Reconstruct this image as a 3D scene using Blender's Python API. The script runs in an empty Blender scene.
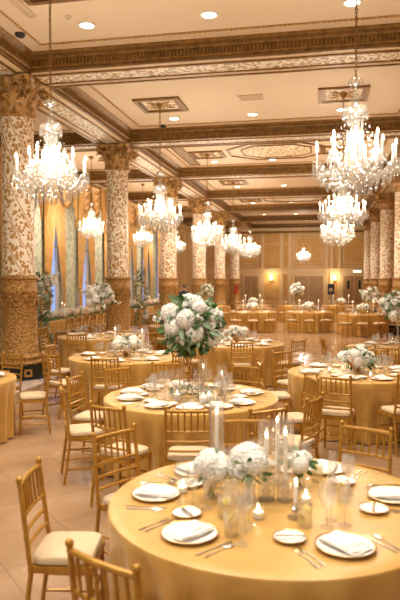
import bpy, math, random
from mathutils import Vector, Matrix, Euler
random.seed(7)
PI = math.pi
sc = bpy.context.scene
COL = sc.collection
R = math.radians
YAW = R(11.4); F = 620.0; H = 1.97
TT = 0.75                                    # table top height

def W(px, d):                                # seen column and camera depth -> room x, y
    xc = (px - 200) / F * d
    return (xc * math.cos(YAW) - d * math.sin(YAW), xc * math.sin(YAW) + d * math.cos(YAW))

def cam_ang(x, y):                           # direction in the camera's ground frame: 0 right, 90 away
    return math.atan2(y * math.cos(YAW) - x * math.sin(YAW), x * math.cos(YAW) + y * math.sin(YAW))

# ------------------------------------------------------------------ materials
def mat(name, col, rough=0.5, metal=0.0, **kw):
    m = bpy.data.materials.new(name); m.use_nodes = True
    b = m.node_tree.nodes['Principled BSDF']
    b.inputs['Base Color'].default_value = (*col, 1)
    b.inputs['Roughness'].default_value = rough
    b.inputs['Metallic'].default_value = metal
    for k, v in kw.items():
        b.inputs[k.replace('_', ' ')].default_value = v
    return m

def nodes(m):
    nt = m.node_tree
    return nt, nt.nodes, nt.links, nt.nodes['Principled BSDF']

def N(nt, t, **kw):
    n = nt.nodes.new(t)
    for k, v in kw.items():
        setattr(n, k, v)
    return n

def ramp(nt, stops):
    n = nt.nodes.new('ShaderNodeValToRGB')
    el = n.color_ramp.elements
    while len(el) > 1: el.remove(el[0])
    el[0].position = stops[0][0]; el[0].color = (*stops[0][1], 1)
    for p, c in stops[1:]:
        e = el.new(p); e.color = (*c, 1)
    return n

def math_node(nt, op, a, b=None, c=None):
    n = nt.nodes.new('ShaderNodeMath'); n.operation = op
    for i, v in enumerate((a, b, c)):
        if v is None: continue
        if isinstance(v, (int, float)): n.inputs[i].default_value = v
        else: nt.links.new(v, n.inputs[i])
    return n.outputs[0]

def bump(nt, b, h, strength=0.3, dist=0.02):
    n = nt.nodes.new('ShaderNodeBump'); n.inputs['Strength'].default_value = strength
    n.inputs['Distance'].default_value = dist
    nt.links.new(h, n.inputs['Height']); nt.links.new(n.outputs[0], b.inputs['Normal'])

def noise_tint(name, c1, c2, scale, rough=.5, metal=0., bmp=0., **kw):
    m = mat(name, c1, rough, metal, **kw)
    nt, nn, ll, b = nodes(m)
    tc = N(nt, 'ShaderNodeTexCoord'); nz = N(nt, 'ShaderNodeTexNoise')
    nz.inputs['Scale'].default_value = scale; nz.inputs['Detail'].default_value = 4
    ll.new(tc.outputs['Object'], nz.inputs['Vector'])
    rp = ramp(nt, [(.35, c1), (.65, c2)])
    ll.new(nz.outputs['Fac'], rp.inputs[0]); ll.new(rp.outputs[0], b.inputs['Base Color'])
    if bmp: bump(nt, b, nz.outputs['Fac'], bmp)
    return m

def scroll(name, cream, gold, scale, cut=.5, rough=.5, bmp=.4):
    """arabesque: distorted voronoi cells read as carved leaves and tendrils"""
    m = mat(name, cream, rough)
    nt, nn, ll, b = nodes(m)
    tc = N(nt, 'ShaderNodeTexCoord')
    nz = N(nt, 'ShaderNodeTexNoise'); nz.inputs['Scale'].default_value = scale * .5
    ll.new(tc.outputs['Object'], nz.inputs['Vector'])
    mx = N(nt, 'ShaderNodeMixRGB'); mx.inputs[0].default_value = .12
    ll.new(tc.outputs['Object'], mx.inputs[1]); ll.new(nz.outputs['Color'], mx.inputs[2])
    vo = N(nt, 'ShaderNodeTexVoronoi'); vo.inputs['Scale'].default_value = scale
    ll.new(mx.outputs[0], vo.inputs['Vector'])
    v2 = N(nt, 'ShaderNodeTexVoronoi'); v2.feature = 'DISTANCE_TO_EDGE'; v2.inputs['Scale'].default_value = scale * .6
    ll.new(mx.outputs[0], v2.inputs['Vector'])
    a = math_node(nt, 'MULTIPLY', v2.outputs['Distance'], 1.6)
    s = math_node(nt, 'SUBTRACT', vo.outputs['Distance'], a)
    rp = ramp(nt, [(cut - .22, gold), (cut - .1, tuple((x + y) / 2 for x, y in zip(gold, cream))), (cut, cream)])
    ll.new(s, rp.inputs[0]); ll.new(rp.outputs[0], b.inputs['Base Color'])
    bump(nt, b, s, bmp, .03)
    return m

M = {}
M['ceiling'] = mat('ceiling_paint', (.80, .63, .43), .7)
M['beam'] = mat('beam_paint', (.82, .63, .40), .6)
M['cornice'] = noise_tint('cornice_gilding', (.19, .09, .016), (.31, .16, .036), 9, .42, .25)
M['cornice_dark'] = noise_tint('cornice_dark_gilding', (.12, .055, .009), (.20, .095, .02), 9, .45, .25)  # darker brown gilding for some of the cornice bands
M['rope'] = noise_tint('rope_gilding', (.40, .20, .05), (.60, .36, .12), 30, .5, .2)
M['carved'] = scroll('carved_plaster', (.93, .85, .69), (.50, .31, .11), 13, .38)
M['medallion'] = scroll('medallion_plaster', (.90, .76, .52), (.45, .26, .08), 11, .34)
M['gold'] = scroll('capital_gilding', (.52, .29, .085), (.27, .13, .028), 11, .34, .4, .7)  # dark patches put the shade of deep carving into the colour
M['chair'] = noise_tint('chair_gold_lacquer', (.38, .175, .018), (.50, .255, .036), 20, .3, .3)
M['cushion'] = mat('ivory_cushion', (.60, .44, .26), .8, Sheen_Weight=.1)
M['black'] = mat('black_marble', (.015, .017, .012), .25)
M['wall'] = mat('wall_paint', (.84, .58, .28), .6)
M['wallpanel'] = noise_tint('wall_panel_cloth', (.74, .46, .16), (.80, .52, .20), 3, .7)
M['walltrim'] = mat('wall_trim_paint', (.90, .70, .42), .5)
M['door'] = noise_tint('door_wood', (.52, .34, .17), (.60, .40, .21), 3, .45)
M['door_dark'] = mat('door_recess', (.22, .11, .04), .5)
M['sage'] = scroll('sage_damask', (.70, .73, .58), (.50, .55, .42), 6, .35, .7, .1)
M['wax'] = mat('white_wax', (.93, .88, .78), .5, Emission_Color=(1, .8, .55, 1), Emission_Strength=.05)
M['silver'] = mat('silver_cutlery', (.85, .80, .72), .18, 1.0)
M['china'] = mat('white_china', (.90, .87, .82), .15)
M['gilt'] = mat('gilt_rim', (.75, .48, .18), .3, .8)
M['napkin'] = noise_tint('cream_napkin', (.88, .80, .70), (.93, .87, .79), 40, .85)
M['leaf'] = noise_tint('leaf_green', (.035, .10, .02), (.11, .21, .05), 16, .5)
M['leaf_grey'] = noise_tint('eucalyptus_green', (.20, .30, .18), (.32, .42, .26), 12, .6)
M['petal'] = noise_tint('white_petals', (.90, .88, .80), (.96, .94, .90), 30, .7)
M['blush'] = noise_tint('blush_petals', (.90, .70, .58), (.95, .84, .74), 30, .7)
M['stem'] = mat('green_stem', (.20, .32, .10), .5)
M['chain'] = mat('bronze_chain', (.30, .16, .05), .35, .7)
M['plastic'] = mat('black_plastic', (.012, .012, .013), .4)
M['ltrim'] = mat('white_lamp_ring', (.9, .86, .8), .4)
M['vent'] = mat('painted_grille', (.66, .50, .32), .5)
M['grille'] = mat('dark_grille', (.30, .21, .12), .5)
M['suit'] = mat('navy_suit', (.03, .035, .07), .7)
M['skin'] = mat('skin', (.62, .38, .26), .5)
M['hair'] = mat('brown_hair', (.06, .03, .015), .5)
M['red'] = mat('red_enamel', (.55, .02, .015), .3)
M['lemon'] = mat('lemon_slice', (.92, .72, .12), .5)
M['bulb'] = mat('bulb_glow', (1, .9, .7), .5, Emission_Color=(1, .80, .50, 1), Emission_Strength=16)
M['flame'] = mat('flame_glow', (1, .9, .7), .5, Emission_Color=(1, .74, .40, 1), Emission_Strength=18)
M['downlight'] = mat('lamp_glow', (1, 1, 1), .5, Emission_Color=(1, .90, .75, 1), Emission_Strength=9)
M['sconce'] = mat('sconce_shade_glow', (1, .9, .7), .5, Emission_Color=(1, .78, .45, 1), Emission_Strength=5)
M['sky'] = mat('daylight_pane', (.2, .3, .6), .3, Emission_Color=(.17, .29, .66, 1), Emission_Strength=1.15)

def satin():
    m = mat('gold_satin', (.80, .50, .19), .34, Sheen_Weight=.35)
    nt, nn, ll, b = nodes(m)
    b.inputs['Sheen Roughness'].default_value = .4
    b.inputs['Sheen Tint'].default_value = (1, .85, .6, 1)
    tc = N(nt, 'ShaderNodeTexCoord'); nz = N(nt, 'ShaderNodeTexNoise')
    nz.inputs['Scale'].default_value = 9; nz.inputs['Detail'].default_value = 5
    ll.new(tc.outputs['Object'], nz.inputs['Vector'])
    rp = ramp(nt, [(.3, (.52, .28, .062)), (.7, (.62, .36, .092))])
    ll.new(nz.outputs['Fac'], rp.inputs[0]); ll.new(rp.outputs[0], b.inputs['Base Color'])
    bump(nt, b, nz.outputs['Fac'], .12, .02)
    return m
M['satin'] = satin()
M['drape'] = noise_tint('gold_drape', (.74, .43, .12), (.84, .53, .19), 4, .5, 0, 0, Sheen_Weight=.3)

def clear(name, tint, gloss=.35, body=0.0, bodycol=(1, 1, 1), base=.13):
    """thin clear glass: mostly transparent, mirror-like at grazing angles"""
    m = bpy.data.materials.new(name); m.use_nodes = True
    nt = m.node_tree; nt.nodes.clear()
    out = N(nt, 'ShaderNodeOutputMaterial'); tr = N(nt, 'ShaderNodeBsdfTransparent')
    gl = N(nt, 'ShaderNodeBsdfGlossy'); gl.inputs['Roughness'].default_value = .03
    tr.inputs[0].default_value = (*tint, 1)
    lw = N(nt, 'ShaderNodeLayerWeight'); lw.inputs['Blend'].default_value = .5
    pw = math_node(nt, 'POWER', lw.outputs['Facing'], 3.0)
    fac = math_node(nt, 'MULTIPLY_ADD', pw, gloss, base)
    mx = N(nt, 'ShaderNodeMixShader')
    nt.links.new(fac, mx.inputs[0]); nt.links.new(tr.outputs[0], mx.inputs[1]); nt.links.new(gl.outputs[0], mx.inputs[2])
    last = mx.outputs[0]
    if body:  # diffuse share; paints a whitish reflected gleam into glass and crystal
        d = N(nt, 'ShaderNodeBsdfDiffuse'); d.inputs[0].default_value = (*bodycol, 1)
        t = N(nt, 'ShaderNodeBsdfTranslucent'); t.inputs[0].default_value = (*bodycol, 1)
        dm = N(nt, 'ShaderNodeMixShader'); dm.inputs[0].default_value = .5
        nt.links.new(d.outputs[0], dm.inputs[1]); nt.links.new(t.outputs[0], dm.inputs[2])
        m2 = N(nt, 'ShaderNodeMixShader'); m2.inputs[0].default_value = body
        nt.links.new(last, m2.inputs[1]); nt.links.new(dm.outputs[0], m2.inputs[2]); last = m2.outputs[0]
    nt.links.new(last, out.inputs[0])
    return m
M['glass'] = clear('clear_glass', (.99, .99, .985), .75, .09)
M['crystal'] = clear('cut_crystal', (.97, .96, .94), .55, .06, (1, .97, .92), .22)
M['drink'] = clear('pale_lemon_water', (1, .97, .84), .15, .15, (.95, .85, .55))

def shaft_mat():
    m = mat('column_mosaic', (.9, .8, .66), .45)
    nt, nn, ll, b = nodes(m)
    tc = N(nt, 'ShaderNodeTexCoord'); sp = N(nt, 'ShaderNodeSeparateXYZ')
    ll.new(tc.outputs['Object'], sp.inputs[0])
    th = math_node(nt, 'ARCTAN2', sp.outputs[1], sp.outputs[0])
    u = math_node(nt, 'MULTIPLY', th, .36)
    cb = N(nt, 'ShaderNodeCombineXYZ'); ll.new(u, cb.inputs[0]); ll.new(sp.outputs[2], cb.inputs[1])
    nz = N(nt, 'ShaderNodeTexNoise'); nz.inputs['Scale'].default_value = 5
    ll.new(cb.outputs[0], nz.inputs['Vector'])
    mx = N(nt, 'ShaderNodeMixRGB'); mx.inputs[0].default_value = .10
    ll.new(cb.outputs[0], mx.inputs[1]); ll.new(nz.outputs['Color'], mx.inputs[2])
    v = N(nt, 'ShaderNodeTexVoronoi'); v.inputs['Scale'].default_value = 14
    ll.new(mx.outputs[0], v.inputs['Vector'])
    sc_ = N(nt, 'ShaderNodeSeparateColor'); ll.new(v.outputs['Color'], sc_.inputs[0])
    thr = math_node(nt, 'MULTIPLY_ADD', sc_.outputs[0], .20, .38)
    leaf = math_node(nt, 'LESS_THAN', v.outputs['Distance'], thr)
    # two families of winding stems
    def band(ku, kz, per, w):
        a = math_node(nt, 'MULTIPLY', u, ku); c = math_node(nt, 'MULTIPLY_ADD', sp.outputs[2], kz, a)
        dd = math_node(nt, 'MULTIPLY_ADD', nz.outputs['Fac'], .10, c)
        q = math_node(nt, 'FRACT', math_node(nt, 'DIVIDE', dd, per))
        z = math_node(nt, 'ABSOLUTE', math_node(nt, 'SUBTRACT', q, .5))
        return z, math_node(nt, 'LESS_THAN', z, w)
    per = 1.7 * .36 * 2 * PI / 6
    z1, l1 = band(1.7, 1.0, per, .035)
    z0, clearance = band(1.7, 1.0, per, .085)
    leaf = math_node(nt, 'MULTIPLY', leaf, math_node(nt, 'SUBTRACT', 1.0, clearance))
    g = math_node(nt, 'MAXIMUM', leaf, l1)
    mc = N(nt, 'ShaderNodeMixRGB'); ll.new(g, mc.inputs[0])
    mc.inputs[1].default_value = (.92, .82, .68, 1); mc.inputs[2].default_value = (.50, .27, .075, 1)
    ll.new(mc.outputs[0], b.inputs['Base Color'])
    bump(nt, b, g, .35, .02)
    return m
M['shaft'] = shaft_mat()

def bronze_mat():
    m = mat('embossed_bronze', (.50, .27, .08), .42, .15)
    nt, nn, ll, b = nodes(m)
    tc = N(nt, 'ShaderNodeTexCoord'); sp = N(nt, 'ShaderNodeSeparateXYZ')
    ll.new(tc.outputs['Object'], sp.inputs[0])
    th = math_node(nt, 'ARCTAN2', sp.outputs[1], sp.outputs[0])
    u = math_node(nt, 'MULTIPLY', th, .36)
    cb = N(nt, 'ShaderNodeCombineXYZ'); ll.new(u, cb.inputs[0]); ll.new(sp.outputs[2], cb.inputs[1])
    v = N(nt, 'ShaderNodeTexVoronoi'); v.feature = 'SMOOTH_F1'; v.inputs['Scale'].default_value = 26
    ll.new(cb.outputs[0], v.inputs['Vector'])
    nz = N(nt, 'ShaderNodeTexNoise'); nz.inputs['Scale'].default_value = 34; nz.inputs['Detail'].default_value = 5
    ll.new(cb.outputs[0], nz.inputs['Vector'])
    rp = ramp(nt, [(.05, (.62, .36, .11)), (.4, (.44, .23, .055)), (.75, (.24, .11, .022))])
    ll.new(v.outputs['Distance'], rp.inputs[0]); ll.new(rp.outputs[0], b.inputs['Base Color'])
    s = math_node(nt, 'MULTIPLY_ADD', nz.outputs['Fac'], -.6, v.outputs['Distance'])
    bump(nt, b, s, .8, -.04)
    return m
M['bronze'] = bronze_mat()

def floor_mat():
    m = mat('polished_stone_tiles', (.72, .53, .36), .2)
    nt, nn, ll, b = nodes(m)
    tc = N(nt, 'ShaderNodeTexCoord')
    mp = N(nt, 'ShaderNodeMapping'); mp.inputs['Rotation'].default_value = (0, 0, R(45))
    ll.new(tc.outputs['Object'], mp.inputs[0])
    br = N(nt, 'ShaderNodeTexBrick'); br.offset = 0
    br.inputs['Scale'].default_value = 1.0; br.inputs['Brick Width'].default_value = .6; br.inputs['Row Height'].default_value = .6
    br.inputs['Mortar Size'].default_value = .006
    br.inputs['Color1'].default_value = (.33, .20, .108, 1); br.inputs['Color2'].default_value = (.375, .235, .13, 1)
    br.inputs['Mortar'].default_value = (.28, .165, .09, 1)
    ll.new(mp.outputs[0], br.inputs['Vector'])
    nz = N(nt, 'ShaderNodeTexNoise'); nz.inputs['Scale'].default_value = 2.2; nz.inputs['Detail'].default_value = 6
    ll.new(tc.outputs['Object'], nz.inputs['Vector'])
    rp = ramp(nt, [(.35, (.86, .82, .78)), (.65, (1, 1, 1))])
    ll.new(nz.outputs['Fac'], rp.inputs[0])
    mx = N(nt, 'ShaderNodeMixRGB'); mx.blend_type = 'MULTIPLY'; mx.inputs[0].default_value = 1
    ll.new(br.outputs['Color'], mx.inputs[1]); ll.new(rp.outputs[0], mx.inputs[2])
    ll.new(mx.outputs[0], b.inputs['Base Color'])
    r2 = ramp(nt, [(.3, (.12,) * 3), (.7, (.28,) * 3)])
    ll.new(nz.outputs['Fac'], r2.inputs[0]); ll.new(r2.outputs[0], b.inputs['Roughness'])
    return m
M['floor'] = floor_mat()

def carpet_mat():
    m = mat('patterned_carpet', (.4, .3, .25), .95)
    nt, nn, ll, b = nodes(m)
    tc = N(nt, 'ShaderNodeTexCoord')
    v = N(nt, 'ShaderNodeTexVoronoi'); v.inputs['Scale'].default_value = 3.2
    ll.new(tc.outputs['Object'], v.inputs['Vector'])
    rp = ramp(nt, [(.1, (.56, .26, .12)), (.3, (.62, .46, .30)), (.5, (.26, .25, .32)), (.7, (.58, .42, .30))])
    ll.new(v.outputs['Distance'], rp.inputs[0]); ll.new(rp.outputs[0], b.inputs['Base Color'])
    return m
M['carpet'] = carpet_mat()

# ------------------------------------------------------------------ mesh builder
class MB:
    def __init__(s): s.v = []; s.f = []; s.m = []
    def add(s, vs, fs, m=0):
        o = len(s.v); s.v += [tuple(p) for p in vs]
        s.f += [tuple(i + o for i in f) for f in fs]; s.m += [m] * len(fs)
    def box(s, c, d, rz=0, m=0, rot=None):
        q = rot or Matrix.Rotation(rz, 3, 'Z'); c = Vector(c)
        vs = [c + q @ Vector((sx * d[0] / 2, sy * d[1] / 2, sz * d[2] / 2)) for sx in (-1, 1) for sy in (-1, 1) for sz in (-1, 1)]
        s.add(vs, [(0, 1, 3, 2), (4, 6, 7, 5), (0, 4, 5, 1), (2, 3, 7, 6), (0, 2, 6, 4), (1, 5, 7, 3)], m)
    def rings(s, rings, m=0, close=True, caps=False):
        n = len(rings[0]); vs = [p for r in rings for p in r]; fs = []
        for i in range(len(rings) - 1):
            for j in range(n if close else n - 1):
                k = (j + 1) % n
                fs.append((i * n + j, i * n + k, (i + 1) * n + k, (i + 1) * n + j))
        if caps:
            fs.append(tuple(range(n - 1, -1, -1))); fs.append(tuple((len(rings) - 1) * n + j for j in range(n)))
        s.add(vs, fs, m)
    def lathe(s, prof, n=16, c=(0, 0, 0), m=0, caps=False, rot=None):
        c = Vector(c); out = []
        for r, z in prof:
            ring = []
            for j in range(n):
                p = Vector((max(r, 1e-5) * math.cos(2 * PI * j / n), max(r, 1e-5) * math.sin(2 * PI * j / n), z))
                if rot: p = rot @ p
                ring.append(p + c)
            out.append(ring)
        s.rings(out, m, True, caps)
    def tube(s, pts, r, n=6, m=0, caps=True):
        pts = [Vector(p) for p in pts]; out = []; up = None
        for i, p in enumerate(pts):
            t = (pts[min(i + 1, len(pts) - 1)] - pts[max(i - 1, 0)]).normalized()
            if up is None: up = t.orthogonal().normalized()
            up = (up - t * up.dot(t))
            up = up.normalized() if up.length > 1e-6 else t.orthogonal().normalized()
            sd = t.cross(up); rr = r[i] if isinstance(r, (list, tuple)) else r
            out.append([p + (up * math.cos(2 * PI * j / n) + sd * math.sin(2 * PI * j / n)) * rr for j in range(n)])
        s.rings(out, m, True, caps)
    def bamboo(s, p0, p1, r, n=8, joints=3, m=0):
        p0, p1 = Vector(p0), Vector(p1); ts, rs = [0], [r]
        for k in range(joints):
            t = (k + 1) / (joints + 1)
            e = .012 / max((p1 - p0).length, .05)
            ts += [t - e, t, t + e]; rs += [r, r * 1.16, r]
        ts.append(1); rs.append(r)
        s.tube([p0.lerp(p1, t) for t in ts], rs, n, m)
    def ball(s, c, r, nu=12, nv=8, sc=(1, 1, 1), m=0, rot=None):
        prof = [(math.sin(PI * i / nv), -math.cos(PI * i / nv)) for i in range(nv + 1)]
        c = Vector(c); out = []
        for pr, z in prof:
            ring = []
            for j in range(nu):
                p = Vector((max(pr, 1e-4) * math.cos(2 * PI * j / nu) * sc[0] * r, max(pr, 1e-4) * math.sin(2 * PI * j / nu) * sc[1] * r, z * sc[2] * r))
                ring.append((rot @ p if rot else p) + c)
            out.append(ring)
        s.rings(out, m)
    def drop(s, c, r, h, n=6, m=0):                       # a cut crystal drop hanging from c
        s.lathe([(0, 0), (r * .45, -h * .2), (r, -h * .62), (r * .5, -h * .86), (0, -h)], n, c, m)
    def grid(s, fn, nu, nv, m=0):
        vs = [fn(i / nu, j / nv) for i in range(nu + 1) for j in range(nv + 1)]
        s.add(vs, [(i * (nv + 1) + j, (i + 1) * (nv + 1) + j, (i + 1) * (nv + 1) + j + 1, i * (nv + 1) + j + 1) for i in range(nu) for j in range(nv)], m)
    def mesh(s, name, mats, smooth=True):
        me = bpy.data.meshes.new(name); me.from_pydata(s.v, [], s.f)
        for x in (mats if isinstance(mats, (list, tuple)) else [mats]):
            me.materials.append(M[x] if isinstance(x, str) else x)
        me.polygons.foreach_set('material_index', s.m)
        if smooth:
            me.polygons.foreach_set('use_smooth', [True] * len(s.f))
        me.update()
        if smooth:
            try: me.set_sharp_from_angle(angle=R(42))
            except Exception: pass
        return me

def put(name, me, parent=None, loc=(0, 0, 0), rot=(0, 0, 0), scale=1, stuff=False):
    o = bpy.data.objects.new(name, me); COL.objects.link(o)
    o.location = loc; o.rotation_euler = rot
    o.scale = (scale,) * 3 if isinstance(scale, (int, float)) else scale
    if parent: o.parent = parent
    if stuff: o['kind'] = 'stuff'
    return o

ALL = []
def tag(o, label, cat, group=None):
    o['label'] = label; o['category'] = cat
    if group: o['group'] = group
    ALL.append(o); return o

def thing(name, label, cat, loc=(0, 0, 0), rz=0, group=None, kind=None):
    o = bpy.data.objects.new(name, None); COL.objects.link(o); o.empty_display_size = .1
    o.location = loc; o.rotation_euler = (0, 0, rz)
    if kind: o['kind'] = kind
    return tag(o, label, cat, group)

def struct(name, mb, mats, loc=(0, 0, 0), smooth=False, rz=0):
    o = put(name, mb.mesh(name, mats, smooth), None, loc, (0, 0, rz)); o['kind'] = 'structure'
    return o

# ------------------------------------------------------------------ the room
XL, XR = -6.06, 2.8                       # column rows
WL, WR = -9.8, 6.6                       # side walls
YF = 48.0
ZB, ZC = 5.94, 6.23                      # beam underside, ceiling
BAYS = [2.4 + 6.1 * k for k in range(8)]  # bay centres
BEAMS = [5.45 + 6.1 * k for k in range(7)]
Y0 = -2.5

mb = MB(); mb.box(((WL + WR) / 2, (Y0 + YF) / 2, -.05), (WR - WL + .6, YF - Y0 + .6, .1)); struct('floor', mb, 'floor')
mb = MB(); mb.box(((WL + WR) / 2, (Y0 + YF) / 2, ZC + .05), (WR - WL + .6, YF - Y0 + .6, .1)); struct('ceiling', mb, 'ceiling')
mb = MB(); mb.box(((WL + .08 - 5.25) / 2, 24, .004), (-5.25 - WL - .08, 44, .008))
tag(put('aisle_carpet', mb.mesh('aisle_carpet', 'carpet', False)), 'patterned carpet along the curtained window aisle', 'carpet')
mb = MB()
for k, (xx, w) in enumerate(((-5.2, .05), (-5.0, .05))):
    mb.box((xx, 25, .003), (w, 46, .006))
struct('trim_1', mb, mat('floor_border_stone', (.30, .17, .08), .3))

def beam(name, x0, x1, y0, y1, along):
    mb = MB(); cx, cy = (x0 + x1) / 2, (y0 + y1) / 2
    mb.box((cx, cy, (ZB + ZC) / 2 + .02), (x1 - x0, y1 - y0, ZC - ZB + .04))
    t = .012
    if along == 'x':
        mb.box((cx, cy, ZB - t / 2 + .004), (x1 - x0, .46, t), m=1)
        for s in (-1, 1):
            mb.box((cx, cy + s * .25, ZB - .012), (x1 - x0, .05, .035), m=2)
            mb.box((cx, cy + s * .47, ZB - .008), (x1 - x0, .05, .03), m=2)
    else:
        mb.box((cx, cy, ZB - t / 2 + .004), (.46, y1 - y0, t), m=1)
        for s in (-1, 1):
            mb.box((cx + s * .25, cy, ZB - .012), (.05, y1 - y0, .035), m=2)
            mb.box((cx + s * .47, cy, ZB - .008), (.05, y1 - y0, .03), m=2)
    return struct(name, mb, ['beam', 'carved', 'cornice'])
for by in BEAMS:
    beam('beam', XL + .5, XR - .5, by - .5, by + .5, 'x')
    beam('beam', WL, XL - .5, by - .5, by + .5, 'x')
    beam('beam', XR + .5, WR, by - .5, by + .5, 'x')
beam('beam', XL - .5, XL + .5, Y0, YF, 'y')
beam('beam', XR - .5, XR + .5, Y0, YF, 'y')

def coffer(x0, x1, y0, y1, fine):
    mb = MB()
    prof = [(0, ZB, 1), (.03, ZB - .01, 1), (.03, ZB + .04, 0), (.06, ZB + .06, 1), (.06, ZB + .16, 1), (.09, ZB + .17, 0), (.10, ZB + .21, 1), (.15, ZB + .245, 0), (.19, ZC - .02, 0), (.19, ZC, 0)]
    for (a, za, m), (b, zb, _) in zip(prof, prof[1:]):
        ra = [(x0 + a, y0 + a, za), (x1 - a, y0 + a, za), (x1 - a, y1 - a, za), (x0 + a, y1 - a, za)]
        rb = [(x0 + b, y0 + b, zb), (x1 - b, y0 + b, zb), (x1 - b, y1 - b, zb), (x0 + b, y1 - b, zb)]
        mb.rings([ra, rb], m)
    if fine:
        n = int((x1 - x0) / .07)
        for i in range(n):
            x = x0 + .1 + (x1 - x0 - .2) * i / (n - 1)
            mb.box((x, y1 - .07, ZB + .115), (.035, .03, .09), m=0)
        n = int((y1 - y0) / .07)
        for i in range(n):
            y = y0 + .1 + (y1 - y0 - .2) * i / (n - 1)
            mb.box((x0 + .07, y, ZB + .115), (.03, .035, .09), m=0)
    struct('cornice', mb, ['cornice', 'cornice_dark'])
    a = .50; mb = MB()
    for (p, q) in (((x0 + a, y0 + a), (x1 - a, y0 + a)), ((x1 - a, y0 + a), (x1 - a, y1 - a)), ((x1 - a, y1 - a), (x0 + a, y1 - a)), ((x0 + a, y1 - a), (x0 + a, y0 + a))):
        P, Q = Vector((*p, ZC - .012)), Vector((*q, ZC - .012)); L = (Q - P).length
        mb.tube([P, Q], .014, 6)
        k = int(L / .09)
        if fine:
            for i in range(k):
                mb.ball(P.lerp(Q, (i + .5) / k), .026, 6, 4)
        else:
            mb.tube([P, Q], .024, 6)
    struct('trim_2', mb, 'rope', smooth=True)
for i, c in enumerate(BAYS):
    y0 = c - 3.05 + .5; y1 = min(c + 3.05 - .5, YF)
    coffer(XL + .5, XR - .5, y0, y1, i in (1, 2, 3))
    coffer(WL, XL - .5, y0, y1, i in (2, 3))
    coffer(XR + .5, WR, y0, y1, False)

# square plaster rosettes over the chandeliers, octagon panels, air grilles
CXL, CXR = -3.93, .38
def rosette(x, y, label, s=1.12):
    t = thing('ceiling_rosette', label, 'ceiling rosette', (x, y, ZC), 0, 'plaster rosettes over the chandeliers')
    mb = MB(); a = s / 2
    for (p, w, h) in ((a - .05, .1, .05), (a - .14, .05, .035)):
        for sx, sy in ((1, 0), (-1, 0), (0, 1), (0, -1)):
            mb.box((sx * p, sy * p, -h / 2), (w if sx else 2 * p + w, w if sy else 2 * p - w, h))
    put('frame', mb.mesh('frame', 'cornice', False), t)
    mb = MB(); mb.box((0, 0, -.01), (s - .3, s - .3, .02))
    put('panel', mb.mesh('panel', 'medallion', False), t)
    mb = MB()
    for k in range(8):
        a = k * PI / 4
        rot = Matrix.Rotation(a, 3, 'Z')
        L = .36 if k % 2 else .26
        mb.ball(rot @ Vector((L * .55, 0, -.03)), L / 2, 8, 6, (1, .36, .12), rot=rot)
    mb.ball((0, 0, -.04), .09, 10, 6, (1, 1, .5))
    put('leaf_boss', mb.mesh('leaf_boss', 'gold'), t)
ROW = ['nearest', 'second', 'third', 'fourth', 'fifth', 'sixth']
for i, c in enumerate(BAYS[1:6]):
    for x, nm in ((CXL, 'window side'), (CXR, 'inner side')):
        if i == 0: continue
        rosette(x, c + .1, f'square gilt plaster rosette above the {ROW[i]} chandelier of the {nm} row')
rosette(CXL, BAYS[1] - .1 , 'square gilt plaster rosette cropped by the top edge above the nearest window-side chandelier')
def octagon(x, y, label):
    t = thing('ceiling_panel', label, 'ceiling panel', (x, y, ZC), 0, 'octagon ceiling panels')
    def ring(a, b, c):
        return [(-a + c, -b), (a - c, -b), (a, -b + c), (a, b - c), (a - c, b), (-a + c, b), (-a, b - c), (-a, -b + c)]
    mb = MB()
    for (a, b, c, w, h) in ((1.6, 1.25, .75, .07, .04), (1.15, .95, .5, .05, .03)):
        r = []
        for d, z in ((0, 0), (0, -h), (w, -h), (w, 0)):
            r.append([(px, py, z) for px, py in ring(a - d, b - d, c - d * .4)])
        mb.rings(r)
    put('frame', mb.mesh('frame', 'cornice', False), t)
    mb = MB(); q = ring(1.15, .95, .5)
    mb.rings([[(px, py, 0) for px, py in q], [(px, py, -.012) for px, py in q]], caps=True)
    put('panel', mb.mesh('panel', 'medallion', False), t)
octagon(-1.6, BAYS[3], 'long octagon ceiling panel with double gilt frame, the larger nearer one')
octagon(-1.6, BAYS[5], 'long octagon ceiling panel far off under the distant beams')
def grille(name, x, y, lx, ly, n, label, m):
    t = thing(name, label, 'vent', (x, y, ZC))
    mb = MB()
    mb.box((lx / 2, 0, -.012), (.04, ly, .024)); mb.box((-lx / 2, 0, -.012), (.04, ly, .024))
    mb.box((0, ly / 2, -.012), (lx, .04, .024)); mb.box((0, -ly / 2, -.012), (lx, .04, .024))
    put('frame', mb.mesh('frame', m, False), t)
    mb = MB()
    for i in range(n):
        if lx < ly: mb.box((-lx / 2 + lx * (i + .5) / n, 0, -.008), (lx / n * .5, ly, .016))
        else: mb.box((0, -ly / 2 + ly * (i + .5) / n, -.008), (lx, ly / n * .5, .016))
    put('slats', mb.mesh('slats', 'grille' if m != 'vent' else 'vent', False), t)
grille('air_vent', -1.73, 14.55, .52, .34, 6, 'small square painted air vent in the middle of the cream ceiling', 'vent')
grille('linear_diffuser', -4.72, 20.9, .34, 3.2, 5, 'long slatted air diffuser beside the window-side gilt cornice', 'cornice')
grille('linear_diffuser', -4.66, 8.2, .13, 2.44, 2, 'long air diffuser cropped in the top corner above the nearest column', 'vent')

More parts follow.
